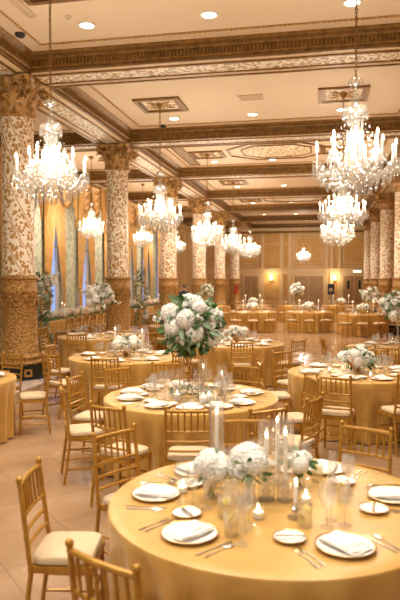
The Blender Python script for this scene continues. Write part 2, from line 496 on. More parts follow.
def downlight(x, y, label):
    t = thing('recessed_downlight', label, 'ceiling light', (x, y, ZC), 0, 'round recessed ceiling lights')
    mb = MB(); mb.lathe([(.15, 0), (.15, -.012), (.115, -.02), (.11, -.006)], 20)
    put('ring', mb.mesh('ring', 'ltrim'), t)
    mb = MB(); mb.lathe([(.112, -.010), (0, -.012)], 20)
    put('lens', mb.mesh('lens', 'downlight'), t)
DLP = []
for i, c in enumerate(BAYS[1:7]):
    for x, nm in ((CXL, 'window-side'), (-1.85, 'middle'), (CXR, 'inner')):
        downlight(x, c + 1.42, f'round recessed white ceiling light, {nm} one in the {ROW[i]} coffer')
        DLP.append((x, c + 1.42, i))
for (x, y, l) in ((-5.2, 10.04, 'dark round smoke detector near the coffer corner over the nearest column'), (-4.4, 16.7, 'small dark ceiling detector in the second coffer beside its recessed light')):
    mb = MB(); mb.lathe([(.09, 0), (.09, -.03), (.06, -.06), (0, -.06)], 14)
    tag(put('smoke_detector', mb.mesh('smoke_detector', M['plastic']), None, (x, y, ZC)), l, 'smoke detector')
mb = MB(); mb.lathe([(.06, 0), (.06, -.015), (.02, -.03), (.02, -.05), (0, -.05)], 10)
tag(put('ceiling_sprinkler', mb.mesh('ceiling_sprinkler', 'vent'), None, (-4.1, 9.55, ZC)), 'tiny sprinkler head beside the nearest window-side ceiling light', 'sprinkler')

# ------------------------------------------------------------------ walls
def panel_frame(mb, cx, cz, w, h, y, m, t=.07, out=.05, axis='x'):
    for (dx, dz, sx, sz) in ((0, h / 2, w + t, t), (0, -h / 2, w + t, t), (w / 2, 0, t, h), (-w / 2, 0, t, h)):
        if axis == 'x': mb.box((cx + dx, y - out / 2, cz + dz), (sx, out, sz), m=m)
        else: mb.box((y + out / 2, cx + dx, cz + dz), (out, sx, sz), m=m)
mb = MB()
mb.box(((WL + WR) / 2, YF + .1, ZC / 2), (WR - WL + .4, .2, ZC))
mb.box(((WL + WR) / 2, YF - .06, 2.62), (WR - WL, .12, .40), m=1)
mb.box(((WL + WR) / 2, YF - .09, 2.82), (WR - WL, .18, .08), m=1)
mb.box(((WL + WR) / 2, YF - .10, 5.95), (WR - WL, .2, .5), m=1)
mb.box(((WL + WR) / 2, YF - .16, 5.62), (WR - WL, .32, .12), m=2)
PIL = [-9.2, -6.6, -4.75, -3.3, -2.65, .12, .48, 1.05, 3.2, 5.2]
for x in PIL:
    mb.box((x, YF - .07, 2.85), (.24, .14, 5.7), m=1)
for x0, x1 in ((-6.4, -4.95), (-2.45, -.05), (1.2, 3.05), (3.4, 5.0), (-9.0, -6.8)):
    mb.box(((x0 + x1) / 2, YF - .015, 4.2), (x1 - x0 - .1, .03, 2.5), m=3)
    panel_frame(mb, (x0 + x1) / 2, 4.2, x1 - x0 - .25, 2.35, YF, 1)
    panel_frame(mb, (x0 + x1) / 2, 4.2, x1 - x0 - .55, 1.95, YF, 1, .04)
for x0, x1 in ((-4.6, -3.45), (-3.15, -2.8), (.25, .40), (.6, .95)):
    mb.box(((x0 + x1) / 2, YF - .015, 3.8), (x1 - x0 - .06, .03, 1.7), m=3)
    mb.box(((x0 + x1) / 2, YF - .015, 5.2), (x1 - x0 - .06, .03, .7), m=3)
    mb.box(((x0 + x1) / 2, YF - .015, 1.4), (x1 - x0 - .06, .03, 1.8), m=3)
struct('wall_far', mb, ['wall', 'walltrim', 'cornice', 'wallpanel'])
def door(name, x0, x1, m, lites):
    mb = MB(); y = YF - .02; w = (x1 - x0) / 2
    mb.box(((x0 + x1) / 2, y - .05, 1.22), (x1 - x0 + .24, .16, 2.44), m=2)
    r = struct(name, mb, ['door_dark', 'door', 'walltrim'])
    for i in (0, 1):
        cx = x0 + w * (i + .5)
        mb = MB(); mb.box((cx, y - .15, 1.13), (w - .05, .06, 2.26))
        for cz, h in ((.62, .8), (1.62, .95)):
            panel_frame(mb, cx, cz, w - .4, h, y - .17, 0, .06, .04)
        o = put('door_leaf', mb.mesh('door_leaf', m, False), r)
        if lites:
            mb = MB(); mb.box((cx + (.14 if i == 0 else -.14) * 0, y - .20, 1.62), (.16, .03, .6))
            put('door_window', mb.mesh('door_window', 'plastic', False), o)
        mb = MB(); mb.tube([(cx + (w * .38 if i == 0 else -w * .38), y - .22, .95), (cx + (w * .38 if i == 0 else -w * .38), y - .22, 1.2)], .02, 6)
        put('door_handle', mb.mesh('door_handle', 'gilt'), o)
door('door_1', -6.15, -5.0, 'door', False)
door('door_2', -2.3, -.12, 'door', False)
door('door_3', 1.3, 2.95, 'door', True)
SCX = ((-4.05, 'beside the first far doors'), (.70, 'between the two pairs of far doors'))
for x, l in SCX:
    t = thing('wall_sconce', f'glowing gilt wall sconce {l}', 'wall lamp', (x, YF - .03, 1.95))
    mb = MB(); mb.ball((0, -.03, 0), .09, 10, 6, (1, .3, 1.6)); mb.tube([(0, -.03, -.05), (0, -.16, -.1), (0, -.2, .02)], .015, 6)
    put('bracket', mb.mesh('bracket', 'gold'), t)
    mb = MB(); mb.lathe([(.05, .02), (.10, .06), (.085, .36), (.05, .42), (0, .42)], 12, (0, -.2, 0))
    put('lamp_shade', mb.mesh('lamp_shade', 'sconce'), t)
t = thing('exit_sign', 'small lit white sign above the windowed far doors', 'sign', (2.35, YF - .14, 2.62))
mb = MB(); mb.box((0, -.05, 0), (.62, .1, .2)); put('box', mb.mesh('box', 'ltrim', False), t)
mb = MB(); mb.box((0, -.105, 0), (.54, .012, .13)); put('lit_face', mb.mesh('lit_face', 'sconce', False), t)

mb = MB(); mb.box((WR + .1, (Y0 + YF) / 2, ZC / 2), (.2, YF - Y0, ZC))
for k in range(8):
    mb.box((WR - .03, BAYS[k] - 1.5, 3.0), (.06, 2.4, 3.6), m=1); mb.box((WR - .03, BAYS[k] + 1.5, 3.0), (.06, 2.4, 3.6), m=1)
struct('wall_right', mb, ['wall', 'wallpanel'])

# window wall: openings every 3.05 m
WIN = [18.2 + 3.02 * k for k in range(7)]
WIN = [y for y in WIN if y < 37.5]
WW, WZ0, WZ1 = 1.15, .55, 5.0
mb = MB(); prev = Y0
for y in WIN + [None]:
    a = y - WW / 2 if y else YF
    mb.box((WL - .1, (prev + a) / 2, ZC / 2), (.2, a - prev, ZC), m=1 if y else 0)
    if y is None: break
    mb.box((WL - .1, y, WZ0 / 2), (.2, WW, WZ0), m=1); mb.box((WL - .1, y, (WZ1 + ZC) / 2), (.2, WW, ZC - WZ1), m=1)
    prev = y + WW / 2
for a, b in zip(WIN, WIN[1:]):
    c = (a + b) / 2
    mb.box((WL + .02, c, 2.9), (.05, .78, 5.4), m=1)
mb.box((WL + .02, WIN[0] - 1.5, 2.9), (.05, .78, 5.4), m=1)
mb.box((WL + .02, WIN[0] - 5, 2.9), (.05, 4.6, 5.4), m=1)
mb.box((WL + .02, WIN[-1] + 1.5, 2.9), (.05, .78, 5.4), m=1)
mb.box((WL + .05, (Y0 + YF) / 2, 6.08), (.1, YF - Y0, .12), m=2)
mb.box((WL + .03, (Y0 + YF) / 2, .12), (.06, YF - Y0, .24), m=2)
for c in (40.2, 42.2, 44.2, 46.2):
    panel_frame(mb, c, 3.6, 1.3, 3.6, WL, 2, .08, .06, 'y'); panel_frame(mb, c, 1.0, 1.3, .9, WL, 2, .08, .06, 'y')
struct('wall_left', mb, ['wall', 'sage', 'walltrim'])
WN = ['first', 'second', 'third', 'fourth', 'fifth', 'sixth', 'seventh', 'eighth']
def strip(mb, edge_in, edge_out, z0, z1, amp, folds, x, m=0, rows=14, cols=40):
    def fn(i, j):
        z = z0 + (z1 - z0) * j
        a, b = edge_in(z), edge_out(z)
        y = a + (b - a) * i
        return (x + amp * math.sin(folds * 2 * PI * i) + .25 * amp * math.sin(folds * 5.3 * i + z), y, z)
    mb.grid(fn, cols, rows, m)
for k, y in enumerate(WIN):
    mb = MB(); mb.box((WL - .16, y, (WZ0 + WZ1) / 2), (.02, WW, WZ1 - WZ0))
    w = struct(f'window_{k+1}', mb, 'sky')
    mb = MB()
    for s in (-1, 1): mb.box((WL - .08, y + s * (WW / 2 - .03), (WZ0 + WZ1) / 2), (.12, .06, WZ1 - WZ0))
    mb.box((WL - .08, y, (WZ0 + WZ1) / 2), (.05, .04, WZ1 - WZ0))
    for z in (WZ0 + .03, 1.9, 3.2, WZ1 - .03): mb.box((WL - .08, y, z), (.05, WW, .05))
    put('window_frame', mb.mesh('window_frame', 'walltrim', False), w)
    t = thing('drapes', f'pair of gold drapes parted over the {WN[k]} blue-lit window', 'curtain', (WL, y, 0), 0, 'gold window drapes')
    for s in (-1, 1):
        mb = MB()
        def ein(z, s=s):
            if z > 4.1: g = .02
            elif z > 1.45: g = .03 + .60 * ((4.1 - z) / 2.65) ** 1.1
            else: g = .63 - .12 * (1.45 - z) / 1.45
            return s * g
        def eout(z, s=s):
            return s * (.86 if z > 1.5 else .80)
        strip(mb, ein, eout, .03, 5.35, .05, 5, .14, rows=30)
        put('curtain_panel', mb.mesh('curtain_panel', 'drape'), t)
        mb = MB(); mb.tube([(.21, s * .45, 1.42), (.22, s * .62, 1.52), (.16, s * .84, 1.62)], .03, 6)
        put('tieback', mb.mesh('tieback', 'rope'), t)
    v = thing('valance', f'gold swagged valance with fringe over the {WN[k]} window', 'valance', (WL, y, 0), 0, 'gold swagged valances')
    mb = MB(); mb.box((.15, 0, 5.90), (.3, 2.4, .10)); put('cornice_board', mb.mesh('cornice_board', 'cornice', False), v)
    for s in (-1, 1):
        mb = MB()
        def fn(i, j, s=s):
            sag = math.sin(PI * i) ** .8
            yy = s * (.02 + 1.12 * i)
            zz = 5.86 - j * (.30 + .92 * sag)
            return (.30 + (.075 * math.sin(j * 4 * 2 * PI)) * sag + .05 * sag, yy, zz)
        mb.grid(fn, 16, 30); put('swag', mb.mesh('swag', 'drape'), v)
        mb = MB()
        mb.tube([(.36, s * (.02 + 1.12 * q / 16), 5.86 - (.31 + .92 * math.sin(PI * q / 16) ** .8)) for q in range(17)], .022, 6)
        put('fringe', mb.mesh('fringe', 'rope'), v)
    for s in (-1, 1):
        mb = MB()
        def fn(i, j, s=s):
            yy = s * (1.02 + .38 * i); L = .75 + 1.15 * i
            return (.40 + .06 * math.sin(i * 3 * 2 * PI), yy, 5.86 - j * L)
        mb.grid(fn, 18, 8); put('jabot', mb.mesh('jabot', 'drape'), v)

# ------------------------------------------------------------------ columns
def capital_mesh():
    mb = MB(); z0 = 5.19
    mb.lathe([(.335, z0 - .03), (.38, z0), (.38, z0 + .04), (.34, z0 + .06), (.34, z0 + .3), (.37, z0 + .5), (.46, z0 + .62)], 24)
    def leaf(a, h, w, zb, r0, curl):
        ca, sa = math.cos(a), math.sin(a)
        def fn(i, j):
            x = (i - .5) * 2; wd = w * (math.sin(PI * (.18 + .80 * j)) ** .6) * (1 + .16 * math.cos(j * 22))
            rr = r0 + .03 + .10 * j ** 3 + curl * max(0, j - .7) * 1.6 - .05 * abs(x) * (1 - j)
            zz = zb + h * min(j, .86) - max(0, j - .86) * h * .9
            t = x * wd
            return (rr * ca - t * sa, rr * sa + t * ca, zz + .02 * math.cos(x * 6))
        mb.grid(fn, 6, 10)
    for k in range(8):
        leaf(k * PI / 4, .36, .13, z0 + .04, .33, .28)
        leaf(k * PI / 4 + PI / 8, .52, .12, z0 + .06, .335, .34)
    for k in range(4):
        a = PI / 4 + k * PI / 2; pts = []
        for q in range(22):
            th = q / 21 * 3.6 * PI; rr = .12 * (1 - q / 26)
            pts.append((.56 + rr * math.cos(th + PI / 2) * .9, z0 + .56 + rr * math.sin(th + PI / 2) - .02))
        st = [(.36, z0 + .30), (.42, z0 + .44), (.49, z0 + .57)]
        mb.tube([(r * math.cos(a), r * math.sin(a), z) for r, z in st + pts], .035, 6)
    q = []
    for k in range(4):
        a = PI / 4 + k * PI / 2
        for d in (-.10, .10): q.append((.70 * math.cos(a + d), .70 * math.sin(a + d)))
        am = a + PI / 4
        q.append((.42 * math.cos(am), .42 * math.sin(am)))
    mb.rings([[(x * s, y * s, z) for x, y in q] for s, z in ((.92, z0 + .62), (.96, z0 + .65), (1, z0 + .67), (1, 5.895), (.9, 5.895))], caps=True)
    for k in range(4):
        a = k * PI / 2; mb.ball((.44 * math.cos(a), .44 * math.sin(a), z0 + .64), .08, 8, 6)
    return mb.mesh('capital', 'gold')
def pedestal_mesh():
    mb = MB()
    mb.lathe([(.46, .28), (.48, .31), (.46, .35), (.43, .36), (.43, .40), (.45, .43), (.43, .47), (.385, .50), (.375, .56), (.36, .58), (.36, 1.70), (.375, 1.72), (.375, 1.76), (.36, 1.78), (.36, 1.96), (.39, 1.99), (.39, 2.03), (.36, 2.06)], 40)
    for k in range(8):
        a0 = k * PI / 4
        mb.tube([(.372 * math.cos(a0 + PI / 4 * q / 8), .372 * math.sin(a0 + PI / 4 * q / 8), 1.62 - .17 * math.sin(PI * q / 8)) for q in range(9)], .022, 6)
        mb.ball((.365 * math.cos(a0), .365 * math.sin(a0), 1.62), .045, 8, 6)
    return mb.mesh('pedestal', 'bronze')
def plinth_mesh():
    mb = MB(); q = [(.54 / math.cos(PI / 8) * math.cos(PI / 8 + k * PI / 4), .54 / math.cos(PI / 8) * math.sin(PI / 8 + k * PI / 4)) for k in range(8)]
    mb.rings([[(x, y, 0) for x, y in q], [(x, y, .28) for x, y in q]], caps=True)
    return mb.mesh('plinth', 'black', False)
def motif_mesh():
    mb = MB()
    for sx, sz, w, h in ((0, .055, .15, .035), (0, -.055, .15, .035), (.06, 0, .035, .1), (-.06, 0, .035, .1)):
        mb.box((0, sx, .14 + sz), (.012, w, h))
    return mb.mesh('gilt_square', 'gilt', False)
mb = MB(); mb.lathe([(.335, 2.05), (.32, 2.2), (.315, 5.2)], 40); SHAFT = mb.mesh('shaft', 'shaft')
CAP, PED, PLN, MOT = capital_mesh(), pedestal_mesh(), plinth_mesh(), motif_mesh()
def column(x, y, label):
    c = thing('column', label, 'column', (x, y, .008), 0, 'patterned ballroom columns', 'thing')
    p = put('plinth', PLN, c); put('pedestal', PED, c); put('shaft', SHAFT, c); put('capital', CAP, c)
    for k in range(8):
        a = k * PI / 4
        put('gilt_square', MOT, p, (.546 * math.cos(a), .546 * math.sin(a), 0), (0, 0, a))
for i, y in enumerate(BEAMS[1:7]):
    column(XL, y, f'cream and gold patterned column on bronze pedestal, {ROW[i]} along the window aisle')
for i, y in enumerate(BEAMS[3:7]):
    column(XR, y, f'patterned column on bronze pedestal, {ROW[i]} visible opposite the windows')

# ------------------------------------------------------------------ chandeliers
def chand_meshes():
    D = {}
    mb = MB()                                            # stem of cut glass balls and vases
    mb.lathe([(0, .02), (.03, .04), (.015, .08), (.05, .12), (.09, .2), (.05, .27), (.04, .33), (.10, .36), (.12, .40), (.10, .44), (.05, .47), (.07, .56), (.10, .70), (.09, .85), (.055, 1.0), (.04, 1.08), (.06, 1.14), (.03, 1.2), (.05, 1.28), (.06, 1.34), (.03, 1.42), (.02, 1.5), (.05, 1.53), (.015, 1.58), (0, 1.6)], 14)
    D['stem'] = mb.mesh('stem', 'crystal')
    mb = MB()
    mb.lathe([(.03, 1.12), (.10, 1.15), (.16, 1.20), (.15, 1.23), (.05, 1.27)], 18)
    for k in range(18):
        a = 2 * PI * k / 18; mb.drop((.155 * math.cos(a), .155 * math.sin(a), 1.20), .016, .16)
    D['umbrella'] = mb.mesh('umbrella', 'crystal')
    mb = MB(); mb.lathe([(.02, 1.50), (.08, 1.55), (.10, 1.585), (.08, 1.60), (.02, 1.60)], 16)
    for k in range(10):
        a = 2 * PI * k / 10; mb.drop((.09 * math.cos(a), .09 * math.sin(a), 1.58), .012, .07)
    D['top_dish'] = mb.mesh('top_dish', 'crystal')
    mb = MB(); mb.lathe([(.04, .37), (.13, .40), (.20, .45), (.19, .47), (.06, .43)], 18); D['bowl'] = mb.mesh('bowl', 'crystal')
    mb = MB(); rnd = random.Random(3)
    for r, n, z, h in ((.09, 8, .20, .12), (.16, 12, .30, .13), (.24, 14, .36, .13), (.32, 16, .36, .12), (.40, 18, .40, .14), (.48, 26, .40, .16), (.54, 26, .44, .15), (.44, 24, .30, .14), (.36, 20, .24, .13), (.27, 18, .18, .13), (.18, 14, .12, .12), (.30, 18, .62, .14), (.35, 18, .58, .12), (.19, 14, .46, .14), (.28, 14, .46, .10), (.12, 10, .72, .16), (.10, 10, .95, .16), (.13, 12, .58, .14), (.09, 10, 1.10, .14)):
        for k in range(n):
            a = 2 * PI * (k + rnd.random() * .5) / n
            mb.drop((r * math.cos(a), r * math.sin(a), z + rnd.uniform(-.02, .02)), .019, h * rnd.uniform(.8, 1.2))
    for k in range(12):                                   # bead swags from the umbrella to the arms
        a = 2 * PI * k / 12
        for q in range(9):
            t = q / 8; r = .15 + .25 * t; z = 1.08 - .60 * t - .12 * math.sin(PI * t)
            mb.ball((r * math.cos(a), r * math.sin(a), z), .011, 5, 4)
        b = a + 2 * PI / 12
        for q in range(1, 7):
            t = q / 7; p = Vector((.5 * math.cos(a), .5 * math.sin(a), .47)).lerp(Vector((.5 * math.cos(b), .5 * math.sin(b), .47)), t)
            mb.ball((p.x, p.y, p.z - .1 * math.sin(PI * t)), .012, 5, 4)
    D['drops'] = mb.mesh('crystal_drops', 'crystal')
    def arm(Rr, zt, zroot, dip):
        mb = MB(); pts = []
        for q in range(11):
            t = q / 10; r = .08 + (Rr - .08) * t
            z = zroot + (zt - zroot) * t ** 2 - dip * math.sin(PI * min(1, t * 1.15)) + .0
            pts.append((r, 0, z))
        mb.tube(pts, .014, 6)
        a = mb.mesh('arm', 'crystal')
        mb = MB(); mb.lathe([(.01, zt - .02), (.05, zt), (.058, zt + .015), (.02, zt + .012), (.018, zt + .05)], 10, (Rr, 0, 0))
        for k in range(6):
            an = 2 * PI * k / 6; mb.drop((Rr + .052 * math.cos(an), .052 * math.sin(an), zt + .005), .013, .10 + .03 * (k % 2), 5)
        b = mb.mesh('bobeche', 'crystal')
        mb = MB(); mb.lathe([(.013, zt + .02), (.013, zt + .20), (.008, zt + .205)], 8, (Rr, 0, 0), caps=True)
        c = mb.mesh('candle_sleeve', 'wax')
        mb = MB(); mb.lathe([(.006, zt + .20), (.018, zt + .225), (.015, zt + .25), (.006, zt + .275), (0, zt + .285)], 8, (Rr, 0, 0))
        e = mb.mesh('bulb', 'bulb')
        mb = MB(); 
        mb.tube(pts, .014, 5, 0); mb.lathe([(.01, zt - .02), (.055, zt), (.055, zt + .015), (.02, zt + .02)], 8, (Rr, 0, 0), 0)
        for k in range(4):
            an = 2 * PI * k / 4; mb.drop((Rr + .052 * math.cos(an), .052 * math.sin(an), zt + .005), .016, .12, 4, 0)
        mb.lathe([(.013, zt + .02), (.013, zt + .20)], 6, (Rr, 0, 0), 1)
        f = mb.mesh('arm', ['crystal', 'wax'])
        return a, b, c, e, f
    D['outer'] = arm(.51, .47, .40, .13); D['inner'] = arm(.31, .62, .46, .06)
    return D
CH = chand_meshes()
def chain_mesh(L, fine):
    mb = MB()
    if fine:
        n = int(L / .055)
        for i in range(n):
            z = 1.6 + L * (i + .5) / n; rot = Matrix.Rotation(PI / 2 * (i % 2), 3, 'Z')
            pts = [rot @ Vector((.016 * math.cos(2 * PI * q / 8), 0, .036 * math.sin(2 * PI * q / 8))) + Vector((0, 0, z)) for q in range(9)]
            mb.tube(pts, .0065, 5, 0, False)
    else:
        mb.tube([(0, 0, 1.6), (0, 0, 1.6 + L)], .012, 5)
    mb.lathe([(.02, 1.6 + L - .14), (.05, 1.6 + L - .10), (.11, 1.6 + L - .03), (.12, 1.6 + L)], 14)
    return mb.mesh('chain', 'chain')
LIGHTS = []
def chandelier(x, y, z, label, detail, scale=1.0, watts=1.0, spin=0):
    t = thing('chandelier', label, 'chandelier', (x, y, z), spin, 'crystal chandeliers')
    t.scale = (scale, scale, scale * .94)
    put('chain', chain_mesh((ZC - z) / scale / .94 - 1.6, detail), t)
    for k in ('stem', 'umbrella', 'top_dish', 'bowl'): put(k, CH[k], t)
    put('crystal_drops', CH['drops'], t, stuff=True)
    for kind, n, off in (('outer', 10, .13), ('inner', 6, .3)):
        a, b, c, e, f = CH[kind]
        for i in range(n):
            rz = off + 2 * PI * i / n
            if detail:
                o = put('arm', a, t, rot=(0, 0, rz))
                put('bobeche', b, o); put('candle_sleeve', c, o); put('bulb', e, o)
            else:
                o = put('arm', f, t, rot=(0, 0, rz)); put('bulb', e, o)
    LIGHTS.append((x, y, z + .70 * scale, watts))
for i in range(5):
    zb = 3.08 if i else 3.07
    chandelier(CXL, BAYS[1 + i], zb, f'crystal chandelier with lit candle bulbs, {ROW[i]} in the row nearer the windows', i < 2, spin=i * .3)
NR = ['nearest and biggest of the row opposite the windows', 'second of the row opposite the windows, overlapped by the biggest', 'third of the row opposite the windows, lowest looking']
for i in range(3):
    chandelier(CXR, BAYS[1 + i], 3.06, f'crystal chandelier, {NR[i]}', i < 2, 1.03 if i == 0 else 1.0, spin=.2 + i * .4)
for i, c in enumerate((20.4, 26.6, 33.2)):
    chandelier(-7.95, c, 3.4, f'small crystal chandelier hanging in the window aisle, {ROW[i]} from the camera', False, .82, .8)
chandelier(-1.45, 43, 3.15, 'small crystal chandelier hanging before the middle far doors', False, .85, 1.2)

# ------------------------------------------------------------------ chairs
def chair_parts():
    P = []
    hw = .19
    def one(name, fn, m='chair'):
        mb = MB(); fn(mb); P.append((name, mb.mesh(name, m)))
    for s in (-1, 1):
        one('leg', lambda b: b.bamboo((s * .175, .335, 0), (s * .17, .325, .42), .0135, 8, 3))
    for s in (-1, 1):
        def post(b):
            for p0, p1, j in (((s * hw, -.04, 0), (s * hw, .015, .42), 2), ((s * hw, .015, .42), (s * hw * .97, -.045, .91), 4)):
                b.bamboo(p0, p1, .0135, 8, j)
            b.ball((s * hw * .97, -.046, .915), .019, 8, 6)
        one('back_post', post)
    def seat(b):
        b.box((0, .33, .435), (.35, .03, .035)); b.box((0, .01, .435), (.36, .03, .035))
        for s in (-1, 1): b.box((s * .172, .17, .435), (.03, .34, .035))
        b.box((0, .17, .445), (.34, .32, .012))
    one('seat_frame', seat)
    def cush(b):
        n = 28
        def ring(s, z): return [(math.copysign(abs(math.cos(2 * PI * k / n)) ** .35, math.cos(2 * PI * k / n)) * .18 * s, .172 + math.copysign(abs(math.sin(2 * PI * k / n)) ** .35, math.sin(2 * PI * k / n)) * .168 * s, z) for k in range(n)]
        b.rings([ring(.94, .452), ring(1.0, .462), ring(1.0, .485), ring(.95, .498), ring(.7, .508), ring(.05, .512)], caps=True)
    one('cushion', cush, 'cushion')
    zy = lambda z: .015 - .06 * (z - .42) / .49
    def rail(z, r):
        return lambda b: b.tube([(-hw, zy(z), z), (-hw * .5, zy(z) - .012, z), (0, zy(z) - .016, z), (hw * .5, zy(z) - .012, z), (hw, zy(z), z)], r, 8)
    one('top_rail', rail(.885, .0145))
    for z in (.71, .625, .545): one('back_rail', rail(z, .011))
    for k in range(6):
        x = -hw + 2 * hw * (k + 1) / 7; off = -.016 * (1 - (x / hw) ** 2)
        one('spindle', lambda b: b.bamboo((x, zy(.71) + off, .71), (x, zy(.885) + off, .885), .0085, 6, 1))
    for z in (.17, .27):
        one('stretcher', lambda b: b.bamboo((-.172, .33, z), (.172, .33, z), .009, 6, 1))
        for s in (-1, 1): one('stretcher', lambda b: b.bamboo((s * .185, -.015, z - .03), (s * .172, .33, z - .03), .009, 6, 1))
    return P
CP = chair_parts()
def merged(parts, name, m):
    mb = MB()
    for n, me in parts:
        mb.add([v.co[:] for v in me.vertices], [tuple(p.vertices) for p in me.polygons])
    return mb.mesh(name, m)
CFRAME = merged([p for p in CP if p[0] != 'cushion'], 'frame', 'chair')
CCUSH = [p for p in CP if p[0] == 'cushion'][0][1]
def chair(x, y, face, label, group, detail=True, tilt=0):
    t = thing('chiavari_chair', label, 'chair', (x, y, .0095 if x < -4.9 else 0), face - PI / 2, group)
    if detail:
        for n, me in CP: put(n, me, t)
    else:
        put('frame', CFRAME, t); put('cushion', CCUSH, t)
    return t

# ------------------------------------------------------------------ tables
SECT = ['right', 'rear-right', 'rear right-hand', 'rear', 'rear left-hand', 'rear-left', 'left', 'front-left', 'front left-hand', 'front', 'front right-hand', 'front-right']
def sectors(angs):
    """a different one of the twelve side names for each angle (camera frame, degrees)"""
    free = list(range(12)); out = {}
    pairs = sorted((min((a - 30 * s) % 360, (30 * s - a) % 360), i, s) for i, a in enumerate(angs) for s in range(12))
    used = set()
    for _, i, s in pairs:
        if i not in out and s not in used: out[i] = s; used.add(s)
    return [SECT[out[i]] for i in range(len(angs))]

def cloth_mesh(r, seed, n=144):
    rnd = random.Random(seed); mb = MB()
    ph = [rnd.uniform(0, 6.28) for _ in range(4)]
    prof = [(0.01, TT), (r * .3, TT), (r * .6, TT), (r * .9, TT), (r * .975, TT - .001), (r - .006, TT - .006), (r, TT - .02)]
    rows = [[(a * math.cos(2 * PI * k / n), a * math.sin(2 * PI * k / n), z) for k in range(n)] for a, z in prof]
    for q in range(1, 9):
        t = q / 8; z = TT - .02 - t * (TT - .032); ring = []
        for k in range(n):
            th = 2 * PI * k / n
            f = math.sin(21 * th + ph[0] + .8 * math.sin(3 * th + ph[1])) * .7 + math.sin(29 * th + ph[2]) * .25 + .3 * math.sin(5 * th + ph[3])
            rr = r - .004 + .012 * t + (.055 * min(1, t * 1.8) + .02 * t) * (f - 1.0)
            ring.append((rr * math.cos(th), rr * math.sin(th), z))
        rows.append(ring)
    mb.rings(rows); 
    return mb.mesh('tablecloth', 'satin')
RT = .915
def lathe_mesh(name, prof, m, n=20):
    mb = MB(); mb.lathe(prof, n); return mb.mesh(name, m)
G = {}
def wine_parts(h, rb, hs):
    bowl = [(.004, hs), (rb * .6, hs + .012), (rb, hs + (h - hs) * .42), (rb * .93, hs + (h - hs) * .75), (rb * .80, h)]
    foot = [(.034, .0), (.034, .003), (.006, .009), (.0045, .02)]
    return [('bowl', lathe_mesh('bowl', bowl, 'glass')), ('stem', lathe_mesh('stem', [(.0045, .012), (.004, hs * .6), (.0045, hs + .004)], 'glass', 8)), ('foot', lathe_mesh('foot', foot, 'glass'))]
G['goblet'] = wine_parts(.23, .043, .10)
G['wine'] = wine_parts(.20, .036, .095)
G['flute'] = wine_parts(.235, .026, .09)
G['tumbler'] = [('cup', lathe_mesh('cup', [(0, .006), (.030, .004), (.033, .0), (.040, .12)], 'glass')), ('lemon_water', lathe_mesh('lemon_water', [(0, .012), (.030, .012), (.036, .085), (0, .085)], 'drink'))]
mb = MB(); mb.lathe([(0, 0), (.022, 0), (.022, .005), (0, .005)], 14, (0, 0, 0), rot=Matrix.Rotation(1.1, 3, 'X')); G['lemon'] = mb.mesh('lemon_slice', 'lemon')
GW = {}
for k in G:
    if k == 'lemon': continue
    mb = MB(); mats = ['glass', 'drink']
    for n, me in G[k]:
        mb.add([v.co[:] for v in me.vertices], [tuple(p.vertices) for p in me.polygons], 1 if n == 'lemon_water' else 0)
    GW[k] = mb.mesh(k, mats)
GN = {'goblet': ('water_goblet', 'large clear water goblet', 'glass'), 'wine': ('wine_glass', 'smaller clear wine glass', 'glass'), 'flute': ('champagne_flute', 'slim clear champagne flute', 'glass'), 'tumbler': ('tumbler', 'short tumbler of lemon water', 'glass')}
def glass(kind, x, y, where, group, parts, z=TT):
    nm, lb, cat = GN[kind]
    lab = f'{lb}, {where}'
    if parts:
        t = thing(nm, lab, cat, (x, y, z), random.uniform(0, 6), group)
        for n, me in G[kind]: put(n, me, t)
        if kind == 'tumbler': put('lemon_slice', G['lemon'], t, (.01, 0, .085))
        return t
    return tag(put(nm, GW[kind], None, (x, y, z), (0, 0, random.uniform(0, 6))), lab, cat, group)
def plate_meshes(r):
    mb = MB(); mb.lathe([(0, .006), (r * .62, .006), (r * .68, .009), (r * .95, .019), (r * .985, .021)], 36)
    mb.lathe([(r * .97, .017), (r * .66, .004), (r * .6, 0), (0, 0)], 36)
    a = mb.mesh('dish', 'china')
    mb = MB(); mb.lathe([(r * .93, .0195), (r * .985, .0225), (r, .021), (r * .965, .016)], 36)
    return a, mb.mesh('gilt_rim', 'gilt')
PLATE, BREAD = plate_meshes(.14), plate_meshes(.08)
def plate(x, y, where, group, small=False, z=TT):
    t = thing('bread_plate' if small else 'dinner_plate', ('small white bread plate, ' if small else 'white gilt-rimmed dinner plate, ') + where, 'plate', (x, y, z), 0, group)
    a, b = BREAD if small else PLATE
    put('dish', a, t); put('gilt_rim', b, t); return t
def napkin_mesh(seed):
    rnd = random.Random(seed); mb = MB()
    for k, (w, l, z, a) in enumerate(((.135, .22, .022, 0), (.13, .20, .031, .05), (.11, .15, .040, -.08))):
        ph = rnd.uniform(0, 6)
        for side in (0, 1):
            def fn(i, j):
                x = (i - .5) * w * (1 - .25 * j if k == 2 else 1); y = (j - .5) * l
                zz = z + .004 * math.sin(j * 7 + ph) * math.cos(i * 5 + ph) + (0 if side else .010 * (1 - (2 * i - 1) ** 6) * (1 - (2 * j - 1) ** 8))
                return (x * math.cos(a) - y * math.sin(a), x * math.sin(a) + y * math.cos(a), zz)
            mb.grid(fn, 10, 14)
    return mb.mesh('napkin', 'napkin')
NAP = [napkin_mesh(i) for i in range(3)]
